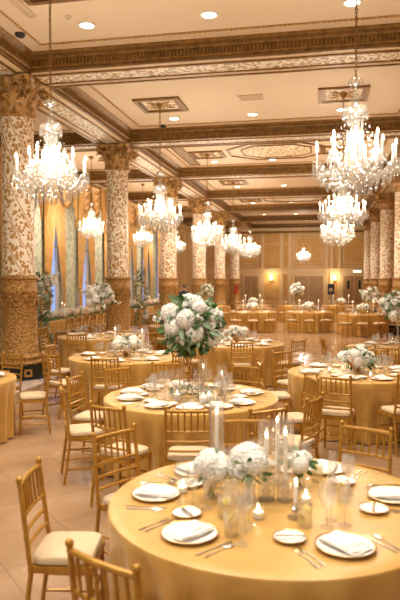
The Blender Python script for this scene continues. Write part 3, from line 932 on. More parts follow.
def cutlery():
    D = {}
    def flat(pts, ws, z=.004, h=.003):
        mb = MB(); mb.rings([[(-w, y, z), (w, y, z), (w * .7, y, z + h), (-w * .7, y, z + h)] for y, w in zip(pts, ws)], caps=True); return mb
    mb = flat([-.10, -.09, -.02, .03, .045, .06], [.008, .010, .005, .004, .010, .012], .0)
    for k in range(4): mb.box((-.0093 + .0062 * k, .082, .002), (.0026, .046, .003))
    D['fork'] = mb.mesh('fork', 'silver')
    D['knife'] = flat([-.115, -.10, -.02, 0, .06, .10, .118], [.007, .009, .007, .008, .010, .009, .002], .0).mesh('knife', 'silver')
    mb = flat([-.10, -.09, -.02, .035], [.008, .010, .005, .004], .0); mb.ball((0, .062, .004), .03, 10, 6, (.62, 1, .12))
    D['spoon'] = mb.mesh('spoon', 'silver')
    D['butter_knife'] = flat([-.075, -.065, 0, .02, .05, .07], [.006, .007, .005, .008, .009, .002], .0).mesh('butter_knife', 'silver')
    return D
CU = cutlery()
PLATES = []
def setting(cx, cy, ang, where, tname, level, rad=.655, s=0):
    """one place: ang = direction of the seat from the table centre (room angle)"""
    ux, uy = math.cos(ang), math.sin(ang)
    def at(x, y):                                   # x to the diner's right, y towards the centre
        rr = rad - y
        return cx + ux * rr + (-uy) * -x * -1 * 1, cy + uy * rr + ux * x
    px, py = at(0, 0)
    face = ang + PI                                 # diner looks to the centre
    rz = face - PI / 2
    q = f'place settings on the {tname}'
    def loc(x, y):
        v = Matrix.Rotation(rz, 2) @ Vector((x, y)); return px + v.x, py + v.y
    if any(math.hypot(px - qx, py - qy) < .285 for qx, qy in PLATES): return
    PLATES.append((px, py))
    plate(px, py, where, 'dinner plates')
    a = random.uniform(-.25, .25)
    tag(put('napkin', random.choice(NAP), None, (px, py, TT + .002), (0, 0, rz + a)), f'cream folded napkin on the plate, {where}', 'napkin', 'folded napkins')
    gl = ['goblet', 'wine', 'flute', 'tumbler'][:4 if level >= 3 else 3 if level == 2 else 2]
    for g, (gx, gy) in zip(gl, ((.06, .235), (.155, .215), (.125, .30), (-.035, .29))):
        X, Y = loc(gx + random.uniform(-.004, .004), gy + random.uniform(-.004, .004)); glass(g, X, Y, where, 'table glassware', level >= 3)
    if level >= 2:
        X, Y = loc(-.19, .17); plate(X, Y, where, 'bread plates', True)
        for k, (gx, gy) in (('fork', (-.19, -.02)), ('knife', (.18, -.02))):
            X, Y = loc(gx, gy); tag(put(k, CU[k], None, (X, Y, TT + .0005), (0, 0, rz + random.uniform(-.06, .06))), f'silver dinner {k}, {where}', k, f'silver {k}s')
    if level >= 3:
        X, Y = loc(-.222, -.03); tag(put('fork', CU['fork'], None, (X, Y, TT + .0005), (0, 0, rz)), f'outer silver salad fork, {where}', 'fork', 'silver forks')
        X, Y = loc(.215, -.02); tag(put('spoon', CU['spoon'], None, (X, Y, TT + .0005), (0, 0, rz)), f'silver spoon, {where}', 'spoon', 'silver spoons')
        X, Y = loc(-.19, .17); tag(put('butter_knife', CU['butter_knife'], None, (X, Y, TT + .022), (0, 0, rz + 1.2)), f'small butter knife across the bread plate, {where}', 'knife', 'butter knives')

def table(tname, px, d, chairs=(), extra=(), level=1, seed=0, detail=True, r=RT, skip=(), gap=.375, sway=.12):
    """chairs: (px, depth) of the chair back as seen; extra: camera angles of places without a chair in view"""
    cx, cy = W(px, d)
    tag(put('tablecloth', cloth_mesh(r, seed), None, (cx, cy, 0)), f'gold satin floor-length cloth on the {tname}', 'tablecloth', 'gold tablecloths')
    cs, angs = [], []
    for (qx, qd) in chairs:
        x, y = W(qx, qd); dx, dy = x - cx, y - cy; L = math.hypot(dx, dy); m = max(L, r + gap)
        cs.append((cx + dx / L * m, cy + dy / L * m, math.atan2(dy, dx))); angs.append(math.degrees(math.atan2(dy, dx) - YAW) % 360)
    for e in extra: angs.append(e % 360)
    names = sectors(angs)
    for (x, y, a), nm in zip(cs, names):
        chair(x, y, a + PI + random.uniform(-sway, sway), f'gold chiavari chair, {nm} side of the {tname}', 'gold chiavari chairs', detail)
    if level:
        for i, (a, nm) in enumerate(zip(angs, names)):
            if i in skip: continue
            setting(cx, cy, R(a) + YAW, f'{nm} side of the {tname}', tname, level)
    return cx, cy

# ------------------------------------------------------------------ flowers
def hydrangea_mesh(r, m):
    mb = MB(); rnd = random.Random(5); n = 90
    mb.ball((0, 0, 0), r * .86, 10, 8)
    for k in range(n):
        z = 1 - 2 * (k + .5) / n; t = k * 2.399963; q = math.sqrt(1 - z * z)
        nrm = Vector((q * math.cos(t), q * math.sin(t), z)); u = nrm.orthogonal().normalized(); v = nrm.cross(u)
        a0 = rnd.uniform(0, 6); c = nrm * r * rnd.uniform(.88, .98); s = r * .30
        for p in range(4):
            a = a0 + p * PI / 2; d = u * math.cos(a) + v * math.sin(a); e = nrm.cross(d)
            mb.add([c, c + d * s * .6 + e * s * .42 + nrm * s * .25, c + d * s + nrm * s * .10, c + d * s * .6 - e * s * .42 + nrm * s * .25], [(0, 1, 2, 3)])
    return mb.mesh('hydrangea', m, False)
def rose_mesh(r, m):
    mb = MB()
    mb.ball((0, 0, r * .25), r * .42, 10, 8, (1, 1, 1.2))
    for ring, (n, rr, tilt, h) in enumerate(((3, .45, .15, .95), (5, .68, .45, .80), (7, .92, .95, .62))):
        for k in range(n):
            a = 2 * PI * k / n + ring * .6
            def fn(i, j):
                ph = a + (i - .5) * 2 * PI / n * 1.5
                rad = r * rr * (.45 + .55 * math.sin(j * PI * .5) + tilt * .25 * j * j)
                return (rad * math.cos(ph), rad * math.sin(ph), r * (-.3 + h * j - .10 * (2 * i - 1) ** 2 * j))
            mb.grid(fn, 6, 5)
    return mb.mesh('rose', m)
HYD, ROSE, BROSE, BHYD = hydrangea_mesh(.1, 'petal'), rose_mesh(.06, 'petal'), rose_mesh(.06, 'blush'), hydrangea_mesh(.1, 'blush')
def leafq(mb, p, d, n, L, w, m=0):
    d = d.normalized(); s = d.cross(n)
    s = s.normalized() if s.length > 1e-5 else d.orthogonal().normalized(); n2 = s.cross(d)
    pts = [p, p + d * L * .35 + s * w + n2 * w * .2, p + d * L * .75 + s * w * .7, p + d * L - n2 * L * .15, p + d * L * .75 - s * w * .7, p + d * L * .35 - s * w + n2 * w * .2, p + d * L * .4 - n2 * w * .2, p + d * L * .75 - n2 * w * .3]
    mb.add(pts, [(0, 1, 6), (1, 2, 7, 6), (2, 3, 7), (3, 4, 7), (4, 5, 6, 7), (5, 0, 6)], m)
def foliage_ball(r, n, seed, sq=1.0, L=.10):
    rnd = random.Random(seed); mb = MB()
    for k in range(n):
        nrm = Vector((rnd.gauss(0, 1), rnd.gauss(0, 1), rnd.gauss(0, 1))).normalized()
        p = Vector((nrm.x, nrm.y, nrm.z * sq)) * r * rnd.uniform(.55, 1.0)
        d = (nrm + Vector((rnd.uniform(-.8, .8), rnd.uniform(-.8, .8), rnd.uniform(-.9, .5)))).normalized()
        leafq(mb, p, d, nrm, L * rnd.uniform(.7, 1.3), L * .24, 0 if rnd.random() < .65 else 1)
    return mb.mesh('foliage', ['leaf', 'leaf_grey'], False)
def blooms(t, c, r, n, seed, sq=.85, mix=(.55, .35, .10), s=1.0, lo=-.75):
    rnd = random.Random(seed)
    for k in range(n):
        z = 1 - (1 - lo) * (k + .5) / n; a = k * 2.399963 + seed; q = math.sqrt(max(0, 1 - z * z))
        nrm = Vector((q * math.cos(a), q * math.sin(a), z)); p = Vector((nrm.x * r, nrm.y * r, nrm.z * r * sq)) * rnd.uniform(.78, 1.0) + Vector(c)
        u = rnd.random(); rot = nrm.to_track_quat('Z', 'Y').to_euler()
        if u < mix[0]: put('hydrangea', HYD, t, p, rot, s * rnd.uniform(.85, 1.2))
        elif u < mix[0] + mix[1]: put('rose', ROSE, t, p, rot, s * rnd.uniform(.9, 1.3))
        else: put('rose', BROSE, t, p, rot, s * rnd.uniform(.9, 1.3))
def sprays(mb, c, n, L, seed, m=0):
    rnd = random.Random(seed)
    for k in range(n):
        a = rnd.uniform(0, 2 * PI); d = Vector((math.cos(a), math.sin(a), rnd.uniform(-.1, .9))).normalized(); p = Vector(c)
        ln = L * rnd.uniform(.7, 1.1); pts = [p + d * ln * q / 6 + Vector((0, 0, -.25 * ln * (q / 6) ** 2)) for q in range(7)]
        mb.tube(pts, .004, 4, 1)
        for q in pts[2:]:
            for _ in range(2):
                o = Vector((rnd.uniform(-1, 1), rnd.uniform(-1, 1), rnd.uniform(-1, 1))) * .03
                mb.ball(q + o, .022, 6, 4, m=0)
def tall(x, y, z0, zc, r, label, nb, seed, stand='gold', sq=.85, mix=(.55, .35, .10), s=1.0, leaf=.10, spr=10, nl=170):
    t = thing('flower_arrangement', label, 'flower arrangement', (x, y, z0), 0, 'flower arrangements'); h = zc - z0
    top = h - r * .55
    mb = MB()
    if stand == 'gold':
        for sx, sy in ((1, 1), (1, -1), (-1, 1), (-1, -1)):
            mb.tube([(sx * .10, sy * .10, 0), (sx * .10, sy * .10, top)], .006, 6)
        for zz in (.006, top):
            for s_ in (-1, 1):
                mb.tube([(-.10, s_ * .10, zz), (.10, s_ * .10, zz)], .006, 6); mb.tube([(s_ * .10, -.10, zz), (s_ * .10, .10, zz)], .006, 6)
        mb.box((0, 0, top), (.22, .22, .01))
        put('stand', mb.mesh('stand', 'gilt'), t)
    elif stand == 'clear':
        mb.lathe([(.12, 0), (.12, .012), (.02, .014), (.018, top - .02), (.09, top)], 16)
        put('stand', mb.mesh('stand', 'glass'), t)
    else:
        mb.lathe([(.09, 0), (.09, .01), (.015, .03), (.012, top - .05), (.06, top - .02), (.08, top)], 14)
        put('stand', mb.mesh('stand', 'gilt'), t)
    put('foliage', foliage_ball(r * .90, nl, seed, sq, leaf), t, (0, 0, h))
    if spr:
        mb = MB(); sprays(mb, (0, 0, h), spr, r * 1.25, seed); put('blossom_sprays', mb.mesh('blossom_sprays', ['petal', 'stem']), t)
    blooms(t, (0, 0, h), r * .92, nb, seed, sq, mix, s)
    return t
def low(x, y, r, label, nb, seed, z0=TT, mix=(.35, .5, .15), s=.7, h=.19, leaf=.07, nl=60, vase='gilt'):
    t = thing('low_flower_bowl', label, 'flower arrangement', (x, y, z0), 0, 'flower arrangements')
    mb = MB(); mb.lathe([(0, 0), (.05, 0), (.035, .015), (.06, .04), (r * .55, h * .7), (r * .5, h * .75)], 16)
    put('bowl', mb.mesh('bowl', vase), t)
    put('foliage', foliage_ball(r, nl, seed, .45, leaf), t, (0, 0, h))
    blooms(t, (0, 0, h), r * .85, nb, seed, .55, mix, s, -.15)
    return t
def vase_of(x, y, r, label, nb, seed, s, vh=.16, mix=(.9, .1, 0)):
    t = thing('flower_vase', label, 'flower vase', (x, y, TT), 0, 'flower arrangements')
    mb = MB(); mb.lathe([(0, .008), (.035, .006), (.038, 0), (.042, .01), (.034, vh * .6), (.046, vh)], 18); put('glass_vase', mb.mesh('glass_vase', 'glass'), t)
    mb = MB(); rnd = random.Random(seed)
    for k in range(7):
        a = 2 * PI * k / 7; mb.tube([(.02 * math.cos(a + 2), .02 * math.sin(a + 2), .012), (0, 0, vh * .6), (.04 * math.cos(a), .04 * math.sin(a), vh + .04)], .0035, 5)
    put('stems', mb.mesh('stems', 'stem'), t)
    put('foliage', foliage_ball(r, 22, seed, .8, .06), t, (0, 0, vh + r * .7))
    blooms(t, (0, 0, vh + r * .75), r * .62, nb, seed, .8, mix, s, -.5)
    return t

# ------------------------------------------------------------------ candles
def flame_mesh():
    mb = MB(); mb.lathe([(0, 0), (.007, .008), (.008, .015), (.0045, .027), (0, .037)], 10); return mb.mesh('flame', 'flame')
FL = flame_mesh()
def taper(x, y, h, where, z=TT, kind='crystal', hold=.12):
    t = thing('taper_candle', f'lit white taper candle, {where}', 'candle', (x, y, z), 0, 'lit taper candles')
    mb = MB()
    mb.lathe([(0, 0), (.045, 0), (.045, .01), (.015, .025), (.03, .05), (.014, .07), (.026, .09), (.012, hold - .02), (.022, hold), (.012, hold)], 12)
    put('holder', mb.mesh('holder', 'crystal'), t)
    mb = MB(); mb.lathe([(.0115, hold - .02), (.0115, h), (.006, h + .004), (0, h + .004)], 10); put('wax_candle', mb.mesh('wax_candle', 'wax'), t)
    put('flame', FL, t, (0, 0, h + .004))
    if kind == 'tube':
        mb = MB(); mb.lathe([(.046, .0), (.047, .002), (.047, h + .1)], 18); put('glass_chimney', mb.mesh('glass_chimney', 'glass'), t)
    return t
def votive(x, y, where, z=TT, big=False):
    t = thing('votive_candle', f'lit votive candle, {where}', 'candle', (x, y, z), 0, 'lit votive candles')
    r, h = (.045, .14) if big else (.032, .07)
    mb = MB(); mb.lathe([(0, .004), (r * .9, .003), (r * .95, 0), (r, h)], 16); put('glass_cup', mb.mesh('glass_cup', 'glass'), t)
    mb = MB(); mb.lathe([(0, .006), (r * .85, .006), (r * .85, h * .5), (0, h * .5)], 14); put('wax', mb.mesh('wax', 'wax'), t)
    put('flame', FL, t, (0, 0, h * .5)); return t

# ------------------------------------------------------------------ lay the tables
def TP(px, y):                                # a spot on a table top seen at this pixel
    return W(px, (H - TT) * F / (y - 280))
# frontmost
T1 = 'frontmost table'
c1 = table(T1, 275, 3.4, [(36, 3.42), (113, 2.40), (118, 4.3), (247, 4.6), (353, 4.25)], (), 0, 1, gap=.357, sway=.02)
A1 = [-134, 174, 132, 94, 54, 3, -68]
for a, nm in zip(A1, sectors(A1)):
    setting(c1[0], c1[1], R(a) + YAW, f'{nm} side of the {T1}', T1, 3, .665)
x, y = TP(211, 500); vase_of(x, y, .08, 'small clear vase of white hydrangea, window-side one of the frontmost table', 5, 21, .62, .12)
x, y = TP(249, 506); vase_of(x, y, .105, 'larger vase of white hydrangea with visible stems on the frontmost table', 6, 22, .80, .13)
x, y = TP(299, 490); vase_of(x, y, .075, 'smallest vase of white blossom behind the tapers of the frontmost table', 4, 23, .5, .10)
for i, (px, py, h, l) in enumerate(((267, 502, .345, 'nearest the hydrangea of three on the frontmost table'), (278, 487, .375, 'tallest of three in the cluster on the frontmost table'), (286, 503, .365, 'farthest from the hydrangea of three on the frontmost table'))):
    x, y = TP(px, py); taper(x, y, h, l, kind='tube' if i != 1 else 'crystal')
x, y = TP(217, 478); taper(x, y, .39, 'alone in a glass chimney at the back of the frontmost table', kind='tube')
x, y = TP(297, 521); taper(x, y, .17, 'short one beside the smallest vase of the frontmost table', hold=.05)
for px, py, l in ((198, 494, 'left of the hydrangea vases on the frontmost table'), (259, 521, 'in front of the hydrangea vases on the frontmost table'), (307, 506, 'right of the short taper on the frontmost table')):
    x, y = TP(px, py); votive(x, y, l)
x, y = TP(242, 548); glass('flute', x, y, 'standing alone nearest the camera on the frontmost table', 'table glassware', True)
x, y = TP(233, 538); glass('tumbler', x, y, 'standing before the hydrangea on the frontmost table', 'table glassware', True)

T2 = 'tall-hydrangea table'
c2 = table(T2, 191, 6.5, [(188, 5.13), (266, 5.13), (311, 5.6), (295, 6.7), (244, 7.6), (167, 7.9), (126, 7.35), (84, 6.8), (66, 6.1), (110, 5.25)], (), 2, 2)
tall(c2[0], c2[1], TT, 1.50, .34, 'tall ball of white hydrangea and roses on a gold stand, frontmost arrangement', 26, 31, 'gold', .95, (.42, .52, .06), .88, .115, 14, 460)
t = thing('greenery_ring', 'low ring of green leaves around the gold stand of the tall hydrangea', 'greenery', (c2[0], c2[1], TT))
mb = MB(); rnd = random.Random(4)
for k in range(120):
    a = rnd.uniform(0, 2 * PI); p = Vector((.17 * math.cos(a), .17 * math.sin(a), .02 + rnd.uniform(0, .04)))
    leafq(mb, p, Vector((math.cos(a) + rnd.uniform(-1, 1), math.sin(a) + rnd.uniform(-1, 1), rnd.uniform(0, .5))), Vector((0, 0, 1)), .08, .02, k % 2)
put('foliage', mb.mesh('foliage', ['leaf', 'leaf_grey'], False), t)
for px, py, h, l in ((203, 392, .26, 'beside the gold stand of the tall hydrangea, window side'), (222, 396, .22, 'beside the gold stand of the tall hydrangea, inner side')):
    x, y = TP(px, py); taper(x, y, h, l, kind='tube', hold=.04)
for px, py, l in ((199, 408, 'near the front of the table under the tall hydrangea'), (177, 402, 'left of the ring of leaves under the tall hydrangea'), (214, 404, 'right of the ring of leaves under the tall hydrangea')):
    x, y = TP(px, py); votive(x, y, l, big=True)

T3 = 'low-rose-bowl table'
c3 = table(T3, 358, 8.2, [(270, 8.0), (289, 9.1), (335, 6.85), (408, 7.0), (375, 9.5)], (20, -20), 2, 3)
low(c3[0], c3[1], .26, 'low bowl of white roses on the table before the empty dance floor', 34, 41, s=.66, mix=(.12, .78, .1), h=.175, leaf=.08, nl=110)
for px, py, l in ((330, 373, 'window side of the low rose bowl'), (371, 378, 'in front of the low rose bowl')):
    x, y = TP(px, py); votive(x, y, l)

T4 = 'dance-floor-edge table'
c4 = table(T4, 237, 12.0, [(242, 10.7), (297, 11.0), (192, 11.4)], (20, 60, 100, 140), 2, 4)
low(c4[0], c4[1], .22, 'low bowl of white flowers on the table bordering the empty dance floor', 16, 42, mix=(.2, .75, .05))
for px, py, l in ((222, 344, 'before the low flowers of the dance-floor-edge table'), (262, 344, 'right of the low flowers of the dance-floor-edge table')):
    x, y = TP(px, py); votive(x, y, l)

T5 = 'two-taper table'
c5 = table(T5, 126, 9.9, [(105, 8.5), (55, 10.2), (52, 8.85), (172, 9.1)], (30, 70, 110, 150), 2, 5)
low(c5[0], c5[1], .24, 'low mound of cream hydrangea between the two tapers', 14, 43, mix=(.6, .3, .1))
for px, py, h, l in ((115, 356, .42, 'nearer the windows of two beside the low cream mound'), (142, 357, .40, 'farther from the windows of two beside the low cream mound')):
    x, y = TP(px, py); taper(x, y, h, l, hold=.10)

T6 = 'pale-flower-ball table'
c6 = table(T6, 100, 13.5, [(77, 12.2), (44, 13.8), (150, 12.6), (128, 12.1)], (20, 80, 140), 2, 6)
tall(c6[0], c6[1], TT, 1.62, .33, 'ball of white and blush flowers on a slim gold stand before the second column', 26, 33, 'slim', .9, (.15, .6, .25), 1.0, .09, 6, 120)
for px, py, l in ((84, 338, 'left of the slim gold stand with the flower ball'), (118, 339, 'right of the slim gold stand with the flower ball')):
    x, y = TP(px, py); votive(x, y, l)

T8 = 'cropped column-side table'
c8 = table(T8, -62, 7.6, [(39, 8.0), (10, 8.85)], (), 2, 8)

T9 = 'clear-stand table'
c9 = table(T9, 398, 11.2, [(338, 11.3), (357, 10.0), (388, 9.85)], (120, 80, -10), 2, 9)
tall(c9[0] , c9[1], TT, 1.50, .30, 'white rose ball on a clear stand, cut by the photo edge', 20, 34, 'clear', .95, (.35, .6, .05), 1.0, .10, 5, 150)

T10 = 'half-hidden middle table'
c10 = table(T10, 182, 16.6, [(160, 15.6), (178, 15.1), (208, 15.3)], (60, 120), 1, 10, False)

# far rows beyond the dance floor
FAR = [('second', 253, 24.0), ('third', 309, 24.0), ('fourth', 363, 22.4)]
for k, (nm, px, d) in enumerate(FAR):
    tn = f'{("first", "second", "third")[k]} table beyond the dance floor'
    off = [-20, 0, 20]
    chs = [(px + o, d - math.sqrt(max(.05, 1.42 ** 2 - (o / F * d) ** 2))) for o in off] 
    cx, cy = table(tn, px, d, chs, (), 0, 20 + k, False)
    low(cx, cy, .26, f'low white flowers on the {tn}', 14, 50 + k, mix=(.6, .3, .1))
    for s in (-1, 1):
        taper(cx + s * .36, cy - .1, .42, f'{"left" if s < 0 else "right"} one on the {tn}', hold=.08)
    for q in range(10):
        a = 2 * PI * q / 10 + .3
        glass('goblet', cx + .55 * math.cos(a), cy + .55 * math.sin(a), f'around the flowers on the {tn}', f'goblets on the {tn}', False)
        glass('wine', cx + .62 * math.cos(a + .2), cy + .62 * math.sin(a + .2), f'around the flowers on the {tn}', f'wine glasses on the {tn}', False)
        if q % 2 == 0:
            tag(put('napkin', NAP[q % 3], None, (cx + .72 * math.cos(a + .3), cy + .72 * math.sin(a + .3), TT - .021), (0, 0, a - PI / 2)), f'cream napkin on the {tn}', 'napkin', f'napkins on the {tn}')
tx, ty = W(363, 22.4)
tall(tx + .30, ty + .30, TT, 1.42, .36, 'blush and white flower ball on a slim stand before the bronze pedestals opposite the windows', 22, 35, 'slim', .9, (.2, .45, .35), 1.0, .1, 4, 120)
FAR2 = [(211, 29.0), (253, 30.5), (297, 29.5), (341, 30.0)]
for k, (px, d) in enumerate(FAR2):
    tn = f'{("first", "second", "third", "fourth", "fifth")[k]} table of the farthest row'
    chs = [(px + o, d - math.sqrt(max(.05, 1.42 ** 2 - (o / F * d) ** 2))) for o in (-16, 0, 16)]
    cx, cy = table(tn, px, d, chs, (), 0, 30 + k, False)
    if k not in (0, 2): low(cx, cy, .25, f'low white flowers on the {tn}', 12, 60 + k, mix=(.6, .3, .1))
    for q in range(8):
        a = 2 * PI * q / 8 + .3
        glass('goblet', cx + .6 * math.cos(a), cy + .6 * math.sin(a), f'standing on the {tn}', f'goblets on the {tn}', False)
    if k in (1, 3):
        for s in (-1, 1): taper(cx + s * .36, cy - .1, .45, f'{"left" if s < 0 else "right"} one on the {tn}', hold=.08)
    if k == 0: tall(cx - .2, cy, TT, 1.50, .36, 'small distant flower ball on the first table of the farthest row', 20, 36, 'slim', .9, (.2, .6, .2), 1.0, .1, 3, 110)
    if k == 2: tall(cx, cy, TT, 1.52, .33, 'small round white flower ball in front of the middle far doors', 18, 37, 'slim', .9, (.6, .4, 0), 1.0, .1, 0, 110)

# long tables down the window aisle
def long_table(x, y0, y1, tn, seed):
    mb = MB(); w = .46; n = 220; ym = (y0 + y1) / 2; L = (y1 - y0) / 2
    def per(off, z):
        pts = []
        P = [(-w, -L), (w, -L), (w, L), (-w, L)]
        tot = 4 * (w + L)
        for k in range(n):
            s = tot * k / n; f = math.sin(s * 19) * .7 + math.sin(s * 31 + 1) * .3
            o = off * f + max(0, off) * .6 + .0
            if s < 2 * w: p = (-w + s, -L - o)
            elif s < 2 * w + 2 * L: p = (w + o, -L + s - 2 * w)
            elif s < 4 * w + 2 * L: p = (w - (s - 2 * w - 2 * L), L + o)
            else: p = (-w - o, L - (s - 4 * w - 2 * L))
            pts.append((p[0], p[1], z))
        return pts
    mb.rings([per(0, TT), per(.003, TT - .02), per(.02, .5), per(.03, .25), per(.035, .012)])
    mb.add([(-w, -L, TT), (w, -L, TT), (w, L, TT), (-w, L, TT)], [(0, 1, 2, 3)])
    tag(put('long_tablecloth', mb.mesh('long_tablecloth', 'satin'), None, (x, ym, 0)), f'gold satin cloth on the {tn}', 'tablecloth', 'gold tablecloths')
    t = thing('flower_garland', f'thick garland of white flowers along the {tn}', 'flower garland', (x, ym, TT + .003))
    rnd = random.Random(seed); k = 0; yy = -L + .25
    mb = MB()
    while yy < L - .2:
        for _ in range(2):
            c = (rnd.uniform(-.16, .16), yy + rnd.uniform(-.06, .06), .165 + rnd.uniform(-.02, .06))
            put('hydrangea', HYD if rnd.random() < .8 else BHYD, t, c, (rnd.uniform(0, 3), rnd.uniform(0, 3), 0), rnd.uniform(.8, 1.2))
        for _ in range(5):
            d = Vector((rnd.uniform(-1, 1), rnd.uniform(-1, 1), rnd.uniform(-.1, .6)))
            d.z = abs(d.z); leafq(mb, Vector((rnd.uniform(-.15, .15), yy, .05)), d, Vector((0, 0, 1)), .12, .03, rnd.randint(0, 1))
        yy += .20
    mb.box((0, 0, .03), (.26, 2 * L - .5, .06), m=0)
    put('foliage', mb.mesh('foliage', ['leaf', 'leaf_grey'], False), t)
    for q in range(6):
        s = (-1, 1)[q % 2]
        taper(x + .30 * s, y0 + .5 + (y1 - y0 - 1) * q / 5, .45, f'{ROW[q]} along the garland of the {tn}', hold=.08)
    cnt = int((y1 - y0 - .3) / .62)
    for q in range(cnt):
        yq = y0 + .45 + q * .62
        chair(x + w + .50, yq, PI + random.uniform(-.06, .06), 'gold chiavari chair lined up along the garlanded long table', f'chairs along the {tn}', False)
        for sx in (-1, 1):
            glass('goblet', x + sx * .33, yq + .08, f'along the garland of the {tn}', f'goblets on the {tn}', False)
    # both ends of the row read the same; the phrase names which table
    for o in ALL:
        if o.get('group') == f'chairs along the {tn}': o['label'] = f'gold chiavari chair in the row along the {tn}'
long_table(-8.15, 16.2, 23.0, 'nearer garlanded long table', 71)
long_table(-8.15, 25.4, 33.0, 'farther garlanded long table', 72)

# floor standing flower columns
def flower_stand(x, y, h, label, seed, white, branches):
    t = thing('floral_tower', label, 'flower arrangement', (x, y, .008), 0, 'flower arrangements')
    mb = MB(); mb.lathe([(.17, 0), (.17, .03), (.03, .06), (.03, h * .8)], 12); put('stand', mb.mesh('stand', 'gilt'), t)
    rnd = random.Random(seed); mb = MB()
    for k in range(420):
        z = rnd.uniform(.15, h); r = .22 + .10 * math.sin(z * 5)
        a = rnd.uniform(0, 2 * PI); p = Vector((r * .6 * math.cos(a), r * .6 * math.sin(a), z))
        leafq(mb, p, Vector((math.cos(a), math.sin(a), rnd.uniform(-.5, .7))), Vector((0, 0, 1)), .15, .035, rnd.randint(0, 1))
    put('foliage', mb.mesh('foliage', ['leaf', 'leaf_grey'], False), t)
    for k in range(white):
        z = rnd.uniform(.3, h); a = rnd.uniform(0, 2 * PI); r = .24
        n = Vector((math.cos(a), math.sin(a), .3))
        put(*(('hydrangea', HYD) if rnd.random() < .5 else ('rose', ROSE if rnd.random() < .6 else BROSE)), t, (r * n.x, r * n.y, z), n.to_track_quat('Z', 'Y').to_euler(), rnd.uniform(.8, 1.25))
    if branches:
        mb = MB()
        for k in range(4):
            a = rnd.uniform(-.6, 1.0); d = Vector((math.cos(a), math.sin(a) * .5, rnd.uniform(.0, .9))).normalized(); L = rnd.uniform(.35, .5)
            pts = [Vector((0, 0, h * .85)) + d * L * q / 6 + Vector((0, 0, .12 * math.sin(q))) * .3 for q in range(7)]
            mb.tube(pts, .006, 4, 1)
            for q in pts[2:]:
                for _ in range(4): mb.ball(q + Vector((rnd.uniform(-1, 1), rnd.uniform(-1, 1), rnd.uniform(-1, 1))) * .05, .035, 6, 4, m=0)
        put('blossom_branches', mb.mesh('blossom_branches', ['petal', 'stem']), t)
x, y = W(41.5, 15.8); flower_stand(x, y, 2.15, 'tall white flower column with reaching blossom branches beside the nearest column', 81, 30, True)
x, y = W(141, 25.2); flower_stand(x, y, 2.45, 'tall leafy flower column between the second and third columns', 82, 9, False)

# ------------------------------------------------------------------ person, loudspeaker, extinguisher
def person(x, y, rz):
    t = thing('person', 'person in a dark suit standing far off between the second and third columns', 'person', (x, y, 0), rz)
    J = {'pel': (0, 0, .96), 'waist': (0, .01, 1.12), 'chest': (0, .0, 1.33), 'neck0': (0, 0, 1.47), 'neck1': (0, .01, 1.53), 'head': (0, .02, 1.62), 'top': (0, .015, 1.72)}
    V, E, Rd = [], [], []
    idx = {}
    def add(n, p, r): idx[n] = len(V); V.append(p); Rd.append(r)
    for n, r in (('pel', (.17, .12)), ('waist', (.15, .105)), ('chest', (.18, .12)), ('neck0', (.07, .07)), ('neck1', (.055, .058)), ('head', (.078, .095)), ('top', (.06, .07))): add(n, J[n], r)
    E += [(0, 1), (1, 2), (2, 3), (3, 4), (4, 5), (5, 6)]
    for s in (-1, 1):
        p = 'L' if s < 0 else 'R'
        for n, q, r in (('sh', (s * .19, 0, 1.42), .065), ('el', (s * .25, -.03, 1.14), .048), ('wr', (s * .24, .06, .90), .035), ('ha', (s * .23, .09, .80), .03)): add(n + p, q, (r, r))
        E.append((2, idx['sh' + p])); E += [(idx[a + p], idx[b + p]) for a, b in (('sh', 'el'), ('el', 'wr'), ('wr', 'ha'))]
        for n, q, r in (('hip', (s * .10, 0, .88), .095), ('kn', (s * .11, .01, .50), .066), ('an', (s * .11, -.02, .09), .045), ('to', (s * .12, .13, .05), .04)): add(n + p, q, (r, r))
        E.append((0, idx['hip' + p])); E += [(idx[a + p], idx[b + p]) for a, b in (('hip', 'kn'), ('kn', 'an'), ('an', 'to'))]
        for f, (dx, ln) in enumerate(((-.02, .075), (-.007, .085), (.007, .08), (.02, .065))):
            add(f'f{f}{p}', (s * .23 + dx * .3, .10 + dx, .80 - ln), (.009, .009)); E.append((idx['ha' + p], idx[f'f{f}{p}']))
    me = bpy.data.meshes.new('body_cage'); me.from_pydata(V, E, []); o = bpy.data.objects.new('body_cage', me); COL.objects.link(o)
    sk = o.modifiers.new('skin', 'SKIN')
    for i, r in enumerate(Rd): me.skin_vertices[0].data[i].radius = r; me.skin_vertices[0].data[i].use_root = i == 0
    ss = o.modifiers.new('sub', 'SUBSURF'); ss.levels = ss.render_levels = 2
    dg = bpy.context.evaluated_depsgraph_get(); ev = o.evaluated_get(dg); bm = bpy.data.meshes.new_from_object(ev)
    bpy.data.objects.remove(o)
    bm.materials.clear(); bm.materials.append(M['suit']); bm.materials.append(M['skin']); bm.materials.append(M['napkin'])
    for p in bm.polygons:
        c = p.center; p.use_smooth = True
        p.material_index = 1 if (c.z > 1.515 or (c.z < .87 and abs(c.x) > .18)) else (2 if c.y > .085 and 1.2 < c.z < 1.5 and abs(c.x) < .05 else 0)
    bm.name = 'body'; put('body', bm, t)
    mb = MB(); mb.ball((0, -.008, 1.675), .103, 14, 8, (.86, 1.02, .9)); put('hair', mb.mesh('hair', 'hair'), t)
    mb = MB(); mb.ball((0, .115, 1.60), .016, 6, 5, (.8, 1, 1.5))
    for s in (-1, 1): mb.ball((s * .083, .02, 1.61), .022, 6, 5, (.4, .8, 1.3))
    put('nose_and_ears', mb.mesh('nose_and_ears', 'skin'), t)
    mb = MB()
    for s in (-1, 1): mb.ball((s * .032, .102, 1.63), .010, 6, 5)
    put('eyes', mb.mesh('eyes', 'plastic'), t)
px_, py_ = W(184, 27.0); person(px_, py_, PI - .3)
x, y = W(331, 41.5)
